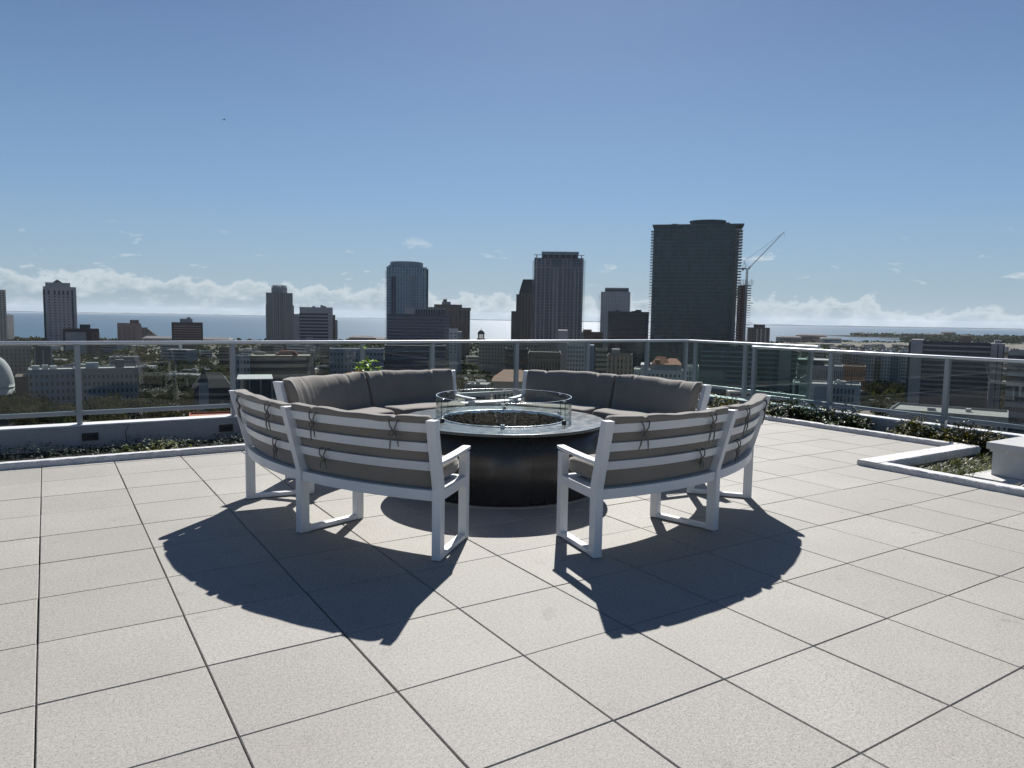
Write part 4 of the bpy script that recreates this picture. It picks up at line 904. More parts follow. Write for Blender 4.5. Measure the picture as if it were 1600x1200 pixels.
MB().bar((-1.5, -.7, zm + 1.2), ap, .3).bar((-1.5, .7, zm + 1.2), ap, .3).bar((1.8, 0, zm + 1.2), ap, .28).bar((-6, 0, zm + 1.9), ap, .22).build('a_frame', M['crane'], cr)
m_ = A.lerp(B_, .55) + Vector((-1, 0, 4)); MB().tube([ap, tuple(Vector(ap).lerp(B_, .5) + Vector((0, 0, -.5))), tuple(A.lerp(B_, .93) + up * 1.2)], .12, 4).tube([tip, (tip[0] + .4, 0, tip[2] - 5)], .1, 4).build('cable', M['black_metal'], cr)
b = Bld('apartment_block', 'small brown condominium right of the unfinished tower', 1168, 1203, 512, 1250, 30, 'cw_brown', roof='r_dark'); b.box('rooftop_unit', b.X(1178), b.X(1196), -6, 6, b.h - .9, b.zpx(1186, 507), 'w_brown'); b.balconies(9, b.h - 30, b.h - 2, 1.5, 'w_palebrown', 1, -b.hd + 1, -b.hd + 9); b.piers(3, 0, b.h - 2, 2.2, 'w_cream', x0=b.X(1184), x1=b.X(1197))
# --- right side
b = Bld('slab_block', 'long dark slab building with rows of balconies behind the right railing', 1441, 1548, 535, 470, 18, 'w_dark', roof='r_dark')
b.bands(11, b.h - 36, b.h - .8, .38, 'w_grey', 'balcony_band', wrap=False); b.windows(26, 11, b.h - 37, b.h - 1.8, None, None, .5, .35, sides=False, proud=.2)
b.box('end_tower', b.hw + .01, b.X(1571), -b.hd - 1.5, b.hd - 2, 0, b.zpx(1560, 536), 'w_lilac'); b.box('end_tower', b.X(1424), -b.hw - .01, -b.hd - 1, b.hd, 0, b.zpx(1430, 531), 'w_lilac'); b.box('side_wing', b.X(1420), b.X(1424) - .01, -b.hd + 2, b.hd, 0, b.zpx(1430, 534), 'w_dark')
b.box('lift_house', b.X(1504), b.X(1520), -3, 5, b.h - .9, b.zpx(1512, 524.5), 'w_pink'); b.box('rooftop_unit', b.X(1556), b.X(1567), -4, 4, b.zpx(1560, 535.9), b.zpx(1560, 531.5), 'w_grey'); b.box('window_strip', b.X(1560.5), b.X(1562), -b.hd - 1.7, -b.hd - 1.4, 4, b.zpx(1560, 538), 'w_navy'); b.box('window_strip', b.X(1569), b.X(1570.3), -b.hd - 1.7, -b.hd - 1.4, 4, b.zpx(1560, 538), 'w_navy')
for k in range(5): b.box('antenna', b.X(1535 + k * 7), b.X(1535 + k * 7) + .2, 0, .2, b.h - .8, b.h + 2.5, 'w_grey')
b = Bld('parking_structure', 'pale banded parking structure at the right edge behind the railing', 1575, 1650, 549, 430, 30, 'w_grey', roof='r_pale'); b.bands(7, 2, b.h - 1, .45, 'w_dark')
rr = random.Random(9)
x = 1298
for k, (x1, yt, wl, cols) in enumerate([(1316, 545, 'w_white', 4), (1328, 548, 'w_beige', 3), (1342, 545, 'w_white', 3), (1353, 547, 'w_lilac', 3), (1367, 548, 'w_white', 3), (1378, 549, 'w_lilac', 2), (1392, 548, 'w_white', 3), (1405, 550, 'w_bluegrey', 3), (1424, 549, 'w_white', 5)]):
    nm = ['first', 'second', 'third', 'fourth', 'fifth', 'sixth', 'seventh', 'eighth', 'ninth'][k]
    b = Bld('apartment_block', nm + ' from the left in the row of pale apartment fronts left of the dark slab', x + .3, x1, yt, 640 + (k % 3) * 8, 22, wl, group='row of pale apartment fronts behind the right railing'); b.windows(cols, 8, b.h - 26, b.h - 2, None, None, .4, .5, sides=False); x = x1
b = Bld('office_block', 'low white office with vertical fins and a dark recessed top floor', 1246, 1318, 571, 500, 26, 'w_lilac', roof='r_white'); b.windows(24, 1, 3, b.h - 2.5, None, None, .45, .95); b.box('top_floor', b.X(1251), b.X(1292), -b.hd + 2, b.hd - 4, b.h - .9, b.zpx(1270, 564), 'w_dark'); b.box('top_roof', b.X(1249), b.X(1300), -b.hd + 1, b.hd - 3, b.zpx(1270, 563.9), b.zpx(1270, 562.4), 'w_white'); b.box('plant_room', b.X(1262), b.X(1275), -3, 4, b.zpx(1270, 562.3), b.zpx(1270, 560.3), 'w_white')
b = Bld('brick_building', 'orange brick building right of the finned white office', 1319, 1353, 572, 560, 22, 'w_orange', roof='r_tan'); b.windows(9, 3, 3, b.h - 2, None, None, .4, .6)
b = Bld('apartment_block', 'low white block with dark stair strip and a pale roof below the finned office', 1238, 1300, 599, 360, 22, 'w_white', roof='r_pale'); b.windows(7, 3, b.h - 12, b.h - 1.5, b.X(1252), b.X(1276), .35, .55, 'window_blue'); b.box('stair_strip', b.X(1248), b.X(1253), -b.hd - .15, -b.hd + .1, 0, b.h - 1, 'w_navy'); b.box('glass_front', b.X(1278), b.X(1299), -b.hd - .2, -b.hd + .1, 1, b.h - 1.4, 'w_bluegrey'); b.units(4, 8)
b = Bld('townhouse', 'blue grey building with cluttered flat roof right of the low white block', 1301, 1345, 601, 350, 20, 'w_bluegrey', roof='r_grey'); b.units(7, 9, (.6, 1.6), 'w_white'); b.windows(6, 2, b.h - 9, b.h - 1.5, -b.hw, b.hw * .6, .6, .7, 'window_blue')
b = Bld('flat_roof_hall', 'wide flat pale roof with a colonnaded side, low behind the right railing', 1413, 1545, 645, 300, 30, 'w_grey', roof='r_pale', rz=-.6); b.windows(22, 1, 3, b.h - 2.2, None, None, .45, .8); b.box('rooftop_unit', -8, -5, -3, 0, b.h - .87, b.h + .4, 'w_grey'); b.box('rooftop_unit', 6, 8, 3, 6, b.h - .87, b.h + .5, 'w_white')
# --- buildings seen through the back glass
b = Bld('apartment_block', 'white building with arched top storey and orange tiled gable roofs', 990, 1072, 578, 500, 26, 'w_white', roof='r_pale'); 
b.windows(12, 4, b.h - 17, b.h - 2, None, None, .42, .5); b.box('left_turret', b.X(1003), b.X(1010), -b.hd - 1, b.hd, 0, b.zpx(1006, 570), 'w_white'); b.box('upper_block', b.X(1018), b.X(1068), -b.hd + 3, b.hd - 3, b.h - .9, b.zpx(1040, 570), 'w_lilac')
def gable(b, xa, xb, y0, y1, z0, z1, mat='r_tile'):
    cx = (xa + xb) / 2; cy = (y0 + y1) / 2; q = (xb - xa) * .22
    MB().add([(xa, y0, z0), (xb, y0, z0), (xb, y1, z0), (xa, y1, z0), (cx - q, cy, z1), (cx + q, cy, z1)], [(3, 2, 1, 0), (0, 1, 5, 4), (2, 3, 4, 5), (1, 2, 5), (3, 0, 4)]).build('tiled_roof', M[mat], b.r)
gable(b, b.X(1020), b.X(1050), -b.hd + 2, b.hd - 8, b.zpx(1040, 569.8) , b.zpx(1040, 558), 'r_tile'); gable(b, b.X(1040), b.X(1068), -b.hd + 1, b.hd - 2, b.zpx(1040, 569.6), b.zpx(1040, 561), 'r_tile')
b.box('gable_front', b.X(1026), b.X(1034), -b.hd + 1.2, -b.hd + 4, b.zpx(1040, 569.5), b.zpx(1040, 562.5), 'w_orange')
b = Bld('apartment_block', 'white arcaded wing continuing right of the orange-roofed building', 1073, 1092, 572, 500, 20, 'w_white'); b.windows(5, 3, b.h - 15, b.h - 3, None, None, .45, .65)
b = Bld('office_block', 'low blue green block right of the white arcaded wing', 1093, 1135, 581, 540, 20, 'w_greenglass', roof='r_grey'); b.windows(14, 2, 3, b.h - 2, None, None, .4, .7, 'window_blue')
b = Bld('parking_structure', 'large dark blue banded parking structure below the tallest tower', 1094, 1244, 545, 600, 40, 'w_navy', roof='r_grey'); b.bands(9, 2, b.h - 1, .3, 'w_bluegrey', 'deck_band'); b.box('ramp_tower', b.X(1220), b.X(1238), -b.hd - 1, -b.hd + 10, 0, b.h + 2.5, 'w_lilac')
b = Bld('apartment_block', 'tall white block with a blank tower and a grid of small windows', 886, 918, 537, 520, 20, 'w_white', roof='r_pale'); b.windows(7, 9, b.h - 30, b.h - 1.2, None, None, .4, .5)
b.box('blank_tower', b.X(872), -b.hw - .01, -b.hd, b.hd, 0, b.zpx(880, 516), 'w_lilac'); b.box('dark_side', b.hw + .01, b.X(930), -b.hd + 2, b.hd, 0, b.h - 1, 'w_bluegrey')
b = Bld('courthouse', 'grey stone building with tall pilasters right of the dark office, behind the glass', 826, 876, 550, 480, 26, 'w_palebrown', roof='r_grey'); b.windows(11, 1, 3, b.h - 5.5, None, None, .45, .92); b.windows(11, 1, b.h - 5, b.h - 2, None, None, .4, .5); b.box('cornice', -b.hw - .5, b.hw + .5, -b.hd - .5, b.hd + .5, b.h - 1.9, b.h - 1.1, 'w_palebrown')
b = Bld('office_block', 'dark narrow office left of the pilastered stone building', 790, 825, 545, 490, 24, 'w_dark', roof='r_dark'); b.bands(7, 2, b.h - 1.5, .4, 'window')
b = Bld('apartment_block', 'grey stepped art deco block behind the white window-grid block', 950, 988, 554, 560, 20, 'w_palebrown', roof='r_tan'); b.piers(7, 0, b.h - 1, 1.0, 'w_beige'); b.windows(8, 6, 4, b.h - 3, None, None, .4, .5, sides=False); b.box('centre_tower', b.X(957), b.X(970), -6, 6, b.h - .9, b.zpx(963, 546), 'w_grey')
b = Bld('office_block', 'low banded block just right of the window-grid block, behind the glass', 931, 949, 545, 620, 16, 'w_beige'); b.bands(8, 2, b.h - 1, .45)
b = Bld('tile_roof_house', 'low building with a pale orange hipped roof among palms near the fire pit glass', 771, 830, 596, 390, 26, 'w_beige', roof='r_tan', parapet=.05); gable(b, -b.hw - 1, b.hw + 1, -b.hd - 1, b.hd + 1, b.h + .01, b.h + 5.5, 'w_orange'); b.windows(9, 1, 1, b.h - 1.5, None, None, .4, .6)
b = Bld('office_block', 'pale blue banded office block left of the second glass post, behind the glass', 515, 600, 545, 620, 30, 'w_bluegrey', roof='r_grey'); b.windows(15, 5, 4, b.h - 2, None, None, .45, .42, 'window_blue')
b = Bld('glass_office', 'dark blue glass office behind the back left bench, right of the pale blue block', 601, 697, 540, 640, 34, 'cw_navy', roof='r_dark'); b.bands(5, 3, b.h - 2, .15, 'w_bluegrey', 'spandrel')
b = Bld('parking_structure', 'wide banded parking garage with a red awning on its roof', 391, 492, 556, 520, 40, 'w_palebrown', roof='r_tan'); b.bands(5, 2, b.h - 1.4, .55, 'w_dark', 'open_deck'); b.box('stair_tower', b.X(485), b.X(491), -b.hd - 1, -b.hd + 6, 0, b.h + 4, 'w_dark')
MB().hexa([(b.X(432), -b.hd + 1, b.h + .5), (b.X(466), -b.hd + 1, b.h + .5), (b.X(466), -b.hd + 12, b.h + .5), (b.X(432), -b.hd + 12, b.h + .5)], [(b.X(437), -b.hd + 4, b.h + 3.4), (b.X(459), -b.hd + 4, b.h + 3.4), (b.X(459), -b.hd + 9, b.h + 3.4), (b.X(437), -b.hd + 9, b.h + 3.4)]).build('red_awning', M['r_red'], b.r); b.units(4, 31, (.8, 2), 'w_beige')
b = Bld('apartment_block', 'pale blue white block with square windows left of the banded garage', 364, 390, 556, 500, 20, 'w_bluegrey', roof='r_pale'); b.windows(5, 5, 3, b.h - 1.5, None, None, .4, .5)
b = Bld('glass_pavilion', 'dark glassy hall with a white edged roof below the banded garage', 372, 425, 592, 400, 30, 'w_navy', roof='r_grey'); b.piers(4, 0, b.h, .6, 'w_bluegrey'); b.box('roof_edge', -b.hw - .6, b.hw + .6, -b.hd - .6, b.hd + .6, b.h - .5, b.h + .05, 'w_white')
b = Bld('church', 'dark roofed church with a pointed steeple, seen left of the third post', 303, 360, 606, 400, 22, 'w_dark', roof='r_dark', parapet=.05)
gable(b, -b.hw - 1, b.hw + 1, -b.hd - 1, b.hd + 1, b.h + .01, b.h + 8, 'r_dark'); b.box('stair_base', b.X(303), b.X(360), -b.hd - 2, -b.hd - .01, 0, 3, 'w_grey'); xs = b.X(316); b.box('steeple_tower', xs - 2.5, xs + 2.5, -b.hd - 3, -b.hd + 2, 0, b.zpx(316, 596), 'w_bluegrey')
MB().add([(xs - 2.9, -b.hd - 3.4, b.zpx(316, 595.9)), (xs + 2.9, -b.hd - 3.4, b.zpx(316, 595.9)), (xs + 2.9, -b.hd + 2.4, b.zpx(316, 595.9)), (xs - 2.9, -b.hd + 2.4, b.zpx(316, 595.9)), (xs, -b.hd - .5, b.zpx(316, 573))], [(3, 2, 1, 0), (0, 1, 4), (1, 2, 4), (2, 3, 4), (3, 0, 4)]).build('spire', M['r_dark'], b.r)
xg = b.X(345); MB().add([(xg - 7, -b.hd - 4, 3), (xg + 7, -b.hd - 4, 3), (xg, -b.hd - 4, 12), (xg - 7, -b.hd + 2, 3), (xg + 7, -b.hd + 2, 3), (xg, -b.hd + 2, 12)], [(0, 1, 2), (5, 4, 3), (0, 3, 4, 1), (1, 4, 5, 2), (2, 5, 3, 0)]).build('front_gable', M['w_navy'], b.r)
MB().bar((xg - 7.4, -b.hd - 4.3, 2.9), (xg, -b.hd - 4.3, 12.3), .5).bar((xg + 7.4, -b.hd - 4.3, 2.9), (xg, -b.hd - 4.3, 12.3), .5).build('gable_trim', M['w_grey'], b.r)
b = Bld('hotel', 'long grey hotel with square windows, left half of the back view', 44, 118, 577, 420, 24, 'w_bluegrey', roof='r_white', ); b.windows(9, 5, 3, b.h - 2, None, None, .4, .5); b.box('blank_bay', b.X(20), -b.hw - .01, -b.hd + 1, b.hd, 0, b.h - 4, 'w_brown'); b.units(4, 2, (1, 2.2), 'w_white')
b = Bld('hotel', 'grey greenish hotel wing right of the first post, with a glass roof frame', 121, 216, 575, 430, 24, 'w_grey', roof='r_white'); b.windows(13, 5, 3, b.h - 3, None, None, .4, .5); b.box('roof_frame', b.X(131), b.X(151), -4, 4, b.h - .9, b.zpx(140, 567.5), 'w_bluegrey'); b.box('roof_frame', b.X(178), b.X(192), -4, 4, b.h - .9, b.zpx(185, 564), 'w_greenglass')
b = Bld('apartment_block', 'beige apartment block below the towers at the left edge, behind the glass', -20, 47, 541, 620, 24, 'w_beige'); b.windows(10, 7, 4, b.h - 2, None, None, .35, .5)
b = Bld('office_block', 'dark glass block between the beige apartments and the first post', 54, 80, 543, 600, 20, 'w_navy', roof='r_dark'); b.piers(3, 0, b.h - 2, .9, 'w_bluegrey')
b = Bld('brick_building', 'red brick building low under the bottom rail, left of the third post', 295, 364, 651, 335, 18, 'w_brick', roof='r_tile'); b.windows(8, 2, 1, b.h - 1.4, None, None, .35, .5)
# white domed hall at the left edge
pD = on_ground(0, 612, GZ + 4); dm = empty('domed_hall', (aty(-9, 560, 480)[0], 480, GZ), 0, 'smooth white half dome cut off by the left edge of the photo', 'dome'); Rd = 25 * 480 / F
zb = aty(-9, 604, 480)[2] - GZ; zt_ = aty(-9, 556, 480)[2] - GZ
MB().lathe([(Rd, 0), (Rd, zb)] + [(Rd * math.cos(a * PI / 2 / 14), zb + (zt_ - zb) * math.sin(a * PI / 2 / 14)) for a in range(15)], 40).build('shell', M['w_white'], dm, smooth=True)
MB().lathe([(Rd + .02, zb - .4), (Rd + .35, zb - .4), (Rd + .35, zb), (Rd + .02, zb)], 40).build('base_band', M['w_grey'], dm)

# ------------------------------------------------------------------ filler blocks of the low city
SECT = [(-200, 120, 'in the leftmost glass panel'), (120, 363, 'in the second glass panel'), (363, 567, 'in the third glass panel'), (567, 676, 'behind the back left bench'), (676, 808, 'above the fire pit glass'), (808, 1012, 'above the back right bench'), (1012, 1180, 'below the tallest tower'), (1180, 1300, 'left of the right-hand posts'), (1300, 1482, 'between the two right-hand posts'), (1482, 1900, 'at the right edge of the photo')]
def sector(px):
    for a, b_, s in SECT:
        if a <= px < b_: return s
    return SECT[-1][2]
rr = random.Random(101)
WALLS = ['w_white', 'w_beige', 'w_cream', 'w_grey', 'w_palebrown', 'w_lilac', 'w_bluegrey', 'w_brown']; ROOFS = [('r_white', 'white'), ('r_grey', 'grey'), ('r_tan', 'tan'), ('r_pale', 'pale'), ('r_dark', 'dark')]
def blocked(x, y, r):
    return any((x - a) ** 2 + (y - b_) ** 2 < (r + q) ** 2 for a, b_, q in FOOT)
made = 0; tries = 0; 
while made < 280 and tries < 6000:
    tries += 1
    Y = rr.uniform(420, 700) if made < 55 else rr.uniform(700, 2000); px = rr.uniform(-60, 1680) if made % 3 else rr.uniform(1150, 1640); x = (px - 800) / F * Y
    if Y > coast(px) - 60: continue
    if px > 1340 and Y < 620: continue
    if px < 330 and Y < 640 and rr.random() < .75: continue
    w = rr.uniform(11, 34); d = rr.uniform(10, 24); h = rr.choice([4, 5, 6, 8, 9, 12]) if Y < 700 else rr.choice([5, 8, 10, 14, 18, 24])
    if Y > 1050: h = min(h, 7)
    if blocked(x, Y, max(w, d) * .55): continue
    FOOT.append((x, Y, max(w, d) * .55)); wl = rr.choice(WALLS); rf, rn = rr.choice(ROOFS)
    far = 'in the far city' if Y > 1200 else 'midway off' if Y > 700 else 'close below'
    lab = '%s-roofed low building %s, seen %s' % (rn, far, sector(px))
    r = empty('low_building', (x, Y, GZ), rr.choice([0, .12, -.15, .57, -.4]), lab, 'building', lab + ' group')
    mb = MB().box(-w / 2, w / 2, -d / 2, d / 2, 0, h).box(-w / 2, w / 2, -d / 2, -d / 2 + .3, h + .001, h + .6).box(-w / 2, w / 2, d / 2 - .3, d / 2, h + .001, h + .6); mb.build('wall', M[wl], r)
    MB().box(-w / 2 + .05, w / 2 - .05, -d / 2 + .31, d / 2 - .31, h + .002, h + .1).build('roof', M[rf], r)
    if Y < 1200:
        for k in range(rr.randint(1, 3)):
            ux, uy = rr.uniform(-.35, .35) * w, rr.uniform(-.3, .3) * d; MB().box(ux - 1.3, ux + 1.3, uy - 1, uy + 1, h + .102, h + rr.uniform(.9, 2.2)).build('rooftop_unit', M[rr.choice(['w_white', 'w_grey'])], r)
        nf = max(1, int(h / 3.3)); 
        for k in range(nf): MB().box(-w / 2 + .8, w / 2 - .8, -d / 2 - .08, -d / 2 + .05, (k + .35) * h / nf, (k + .75) * h / nf).build('window_band', M['window'], r)
    made += 1

# ------------------------------------------------------------------ trees
def crown_mesh(seed, R_, Hh, n, ls, lobes=7, flat=.8):
    g = np.random.default_rng(seed); vs = []; fs = []
    L = [(g.uniform(-.45, .45) * R_, g.uniform(-.45, .45) * R_, Hh * g.uniform(.35, .8), R_ * g.uniform(.35, .62)) for _ in range(lobes)]
    for k in range(n):
        lx, ly, lz, lr = L[g.integers(lobes)]; d = g.normal(size=3); d /= np.linalg.norm(d); rad = lr * g.uniform(.62, 1.05)
        c = np.array([lx, ly, lz]) + d * rad * np.array([1, 1, flat])
        if c[2] < Hh * .12: continue
        a = g.normal(size=3); a /= np.linalg.norm(a); b_ = np.cross(a, d + .3 * g.normal(size=3)); b_ /= np.linalg.norm(b_) + 1e-9; s = ls * g.uniform(.6, 1.3)
        i = len(vs); vs += [tuple(c - a * s), tuple(c + b_ * s * .7), tuple(c + a * s), tuple(c - b_ * s * .6)]; fs.append((i, i + 1, i + 2, i + 3))
    me = bpy.data.meshes.new('crown'); me.from_pydata(vs, [], fs); me.update(); return me
def trunk_mesh(seed, Hh, r0):
    rr_ = random.Random(seed); mb = MB(); f = Hh * .38
    mb.tube([(0, 0, 0), (.1, 0, f * .5), (0, .1, f)], [r0, r0 * .8, r0 * .65], 6)
    for k in range(4):
        a = k * PI / 2 + rr_.uniform(-.4, .4); mb.tube([(0, .1, f), (math.cos(a) * Hh * .16, math.sin(a) * Hh * .16, f + Hh * .18), (math.cos(a) * Hh * .28, math.sin(a) * Hh * .28, f + Hh * .36)], [r0 * .5, r0 * .3, r0 * .12], 5)
    return mb.mesh('trunk')
CR = {}
for key, mt in (('a', 'tree_a'), ('b', 'tree_b'), ('c', 'tree_c')):
    CR[key] = []
    for s in range(4):
        me = crown_mesh(s + 10 * ord(key), 6.5, 11, 520 if key != 'c' else 380, .55, 7 if key != 'b' else 9); me.materials.append(M[mt]); tk = trunk_mesh(s, 11, .4); tk.materials.append(M['bark']); CR[key].append((me, tk))
def palm_mesh(seed):
    rr_ = random.Random(seed); mb = MB()
    for k in range(22):
        a = rr_.uniform(0, 2 * PI); el_ = rr_.uniform(-.5, 1.2); L = rr_.uniform(2.2, 3.0); d = Vector((math.cos(a) * math.cos(el_), math.sin(a) * math.cos(el_), math.sin(el_))); s = Vector((-math.sin(a), math.cos(a), 0)); vs_ = []
        for q in range(6):
            f = q / 5; c = Vector((0, 0, 10)) + d * L * f - Vector((0, 0, 1)) * L * .55 * f * f; w = .42 * math.sin(PI * (.12 + .86 * f)); vs_ += [c - s * w - Vector((0, 0, .15)), c, c + s * w - Vector((0, 0, .15))]
        mb.add(vs_, [(3 * q + e, 3 * q + e + 1, 3 * q + e + 4, 3 * q + e + 3) for q in range(5) for e in (0, 1)])
    return mb.mesh('fronds')
PM = []
for s in range(3):
    me = palm_mesh(s); me.materials.append(M['palm']); tk = MB().tube([(0, 0, 0), (.15, .1, 5), (0, 0, 10)], [.28, .2, .17], 7).mesh('trunk'); tk.materials.append(M['bark']); PM.append((me, tk))
NAME = {'a': 'olive green round tree', 'b': 'dark evergreen tree', 'c': 'brownish bare looking tree'}
def tree(px, py, kind, sc, rr, force=False):
    x, y = on_ground(px, py)
    if not force and blocked(x, y, 2.0 * sc): return False
    dist = 'nearest the terrace' if y < 480 else 'a little farther off' if y < 700 else 'far off'
    if kind == 'p': me, tk = rr.choice(PM); lab = 'palm tree %s %s' % (dist, sector(px)); nm = 'palm_tree'; cn = 'fronds'
    else: me, tk = rr.choice(CR[kind]); lab = '%s %s %s' % (NAME[kind], dist, sector(px)); nm = 'city_tree'; cn = 'crown'
    r = empty(nm, (x, y, GZ), rr.uniform(0, 6.28), lab, 'tree', lab + 's'); s = sc * rr.uniform(.8, 1.2); r.scale = (s, s, s * rr.uniform(.85, 1.15))
    link(cn, me, None, r); link('trunk', tk, None, r); return True
rr = random.Random(202); nt_ = 0
REG = [(-20, 364, 668, 705, 34, 'bac', 1.2), (-10, 125, 612, 668, 34, 'aac', 1.15), (120, 300, 625, 668, 30, 'aca', 1.15), (150, 300, 604, 622, 22, 'b', 1.25), (222, 362, 560, 600, 22, 'aab', 1.0), (245, 300, 600, 640, 8, 'ac', 1.0), (360, 500, 596, 650, 12, 'ab', 1.0), (495, 600, 575, 600, 12, 'ab', 1.0), (600, 705, 568, 590, 20, 'aab', 1.1),
       (700, 830, 562, 600, 22, 'aab', .9), (1340, 1430, 590, 622, 26, 'aac', 1.1), (1345, 1620, 612, 668, 60, 'cca', 1.2), (1240, 1345, 625, 660, 8, 'ab', 1.), (840, 1100, 590, 640, 14, 'ab', 1.)]
for a, b_, c, d, n, kinds, sc in REG:
    k = 0; t_ = 0
    while k < n and t_ < n * 8:
        t_ += 1
        if tree(rr.uniform(a, b_), rr.uniform(c, d), rr.choice(kinds), sc, rr): k += 1; nt_ += 1
for px, py in ((-14, 652), (0, 650), (14, 652), (-4, 660), (24, 655)): tree(px, py, 'a', 1.35, rr, True)
for px, py, sc in ((770, 606, 1.), (789, 602, 1.1), (797, 607, .9), (820, 606, 1.), (744, 598, 1.), (736, 592, .9), (764, 612, .9), (1512, 560, 1.1), (1483, 545, 1.3), (560, 606, .8), (1395, 602, .9)): tree(px, py, 'p', sc, rr, True)
# tall palms whose heads clear the rail
for px, yt, Y, sc in ((36, 528, 700, 1.), (45, 529, 700, 1.), (345, 526, 1500, 1.6), (352, 527, 1500, 1.5)):
    p = aty(px, yt, Y); s = (p[2] - GZ) / 11.2; r = empty('palm_tree', (p[0], Y, GZ), px, 'distant palm head clearing the hand rail left of the drum-topped tower', 'tree', 'palm heads above the rail %s' % ('left' if px < 100 else 'middle'))
    if px < 100: r['label'] = 'dark palm head just clearing the hand rail between the two leftmost towers'
    r.scale = (s * .5, s * .5, s); link('fronds', PM[0][0], None, r); link('trunk', PM[0][1], None, r)
# far woodland: one mass of clumps between the far buildings
def woodland(name, n, fn, sz, mat, label, seed):
    g = np.random.default_rng(seed); vs = []; fs = []
    for k in range(n):
        x, y, z0 = fn(g); R_ = g.uniform(*sz)
        for q in range(9):
            d = g.normal(size=3); d /= np.linalg.norm(d); d[2] = abs(d[2]); c = np.array([x, y, z0 + R_ * .55]) + d * R_ * g.uniform(.5, 1.) * np.array([1.1, 1.1, .75]); a = g.normal(size=3); a /= np.linalg.norm(a); b_ = np.cross(a, g.normal(size=3)); b_ /= np.linalg.norm(b_) + 1e-9; s = R_ * g.uniform(.35, .6); i = len(vs)
            vs += [tuple(c - a * s), tuple(c + b_ * s * .7), tuple(c + a * s), tuple(c - b_ * s * .6)]; fs.append((i, i + 1, i + 2, i + 3))
    me = bpy.data.meshes.new(name); me.from_pydata(vs, [], fs); me.update(); o = link(name, me, M[mat]); tag(o, label, 'trees', kind='stuff'); return o
def f_mid(g):
    while True:
        Y = 560 + 1250 * g.random() ** 1.2; px = g.uniform(-120, 1750); x = (px - 800) / F * Y
        if not blocked(x, Y, 0) and Y < coast(px) - 20: return x, Y, GZ
woodland('street_trees', 2800, f_mid, (3.5, 7.5), 'tree_a', 'mass of small olive green street trees filling the gaps of the far city', 1)
woodland('street_trees', 1100, f_mid, (3.5, 7.0), 'tree_b', 'mass of dark evergreen crowns scattered through the far city', 2)
# ------------------------------------------------------------------ cars in the streets and lots
def car_mesh():
    mb = MB(); pr_ = [(-2.2, .35), (-2.25, .75), (-2.05, .92), (-1.45, .98), (-.85, 1.42), (.75, 1.45), (1.35, 1.0), (2.1, .9), (2.25, .7), (2.2, .35)]
    n = len(pr_); vs_ = [(x, s * (.86 if z < 1.1 else .68), z) for s in (-1, 1) for x, z in pr_]
    mb.add(vs_, [tuple(range(n)), tuple(range(2 * n - 1, n - 1, -1))] + [(q, n + q, n + (q + 1) % n, (q + 1) % n) for q in range(n)]); return mb.mesh('body')
CM = []
for k in range(5): me = car_mesh(); me.materials.append(M['car%d' % k]); CM.append(me)
wm_ = MB().box(-1.25, 1.15, -.80, .80, 1.02, 1.33).mesh('windows'); wm_.materials.append(M['window'])
wh_ = MB().tube([(0, -.11, 0), (0, .11, 0)], .33, 12).mesh('wheel'); wh_.materials.append(M['tyre'])
rr = random.Random(303); CN = ['white', 'dark', 'silver', 'red', 'blue']
for (a, b_, c, d, n) in ((752, 802, 566, 574, 26), (700, 760, 585, 602, 12), (255, 300, 612, 630, 10), (1550, 1600, 655, 668, 8), (1352, 1372, 618, 630, 3)):
    for k in range(n):
        px, py = rr.uniform(a, b_), rr.uniform(c, d); x, y = on_ground(px, py)
        if blocked(x, y, -6): continue
        q = rr.randrange(5) if rr.random() < .6 else 0; lab = '%s car parked or driving in the city below, %s' % (CN[q], sector(px))
        r = empty('parked_car', (x, y, GZ + .02), rr.choice([0, PI / 2, .1]), lab, 'car', lab + ' group'); link('body', CM[q], None, r); link('windows', wm_, None, r)
        for wx in (-1.4, 1.4):
            for wy in (-.76, .76): link('wheel', wh_, None, r, loc=(wx, wy, .33))
# ------------------------------------------------------------------ ground, roads, water, far land
def groundmat():
    m, nt, out = newmat('city ground'); co = coords(nt)
    n1 = noise(nt, co, .012, 5, .6); n2 = noise(nt, co, .06, 4, .65); n3 = noise(nt, co, .4, 3, .6)
    c = mixc(nt, mapr(nt, n1, .42, .56, 0, 1), (.085, .085, .055), (.15, .145, .125)); c = mixc(nt, mapr(nt, n2, .52, .62, 0, .8), c, (.24, .225, .195)); c = mixc(nt, mapr(nt, n2, .44, .36, 0, .8), c, (.055, .062, .035))
    c = mixc(nt, 1., c, mixc(nt, n3, (.7,) * 3, (1.3,) * 3), 'MULTIPLY')
    b = nd(nt, 'BsdfPrincipled', i_Roughness=.95); b.inputs['Specular IOR Level'].default_value = .2; nt.links.new(c, b.inputs['Base Color']); nt.links.new(b.outputs[0], out.inputs[0]); return m
M['ground'] = groundmat()
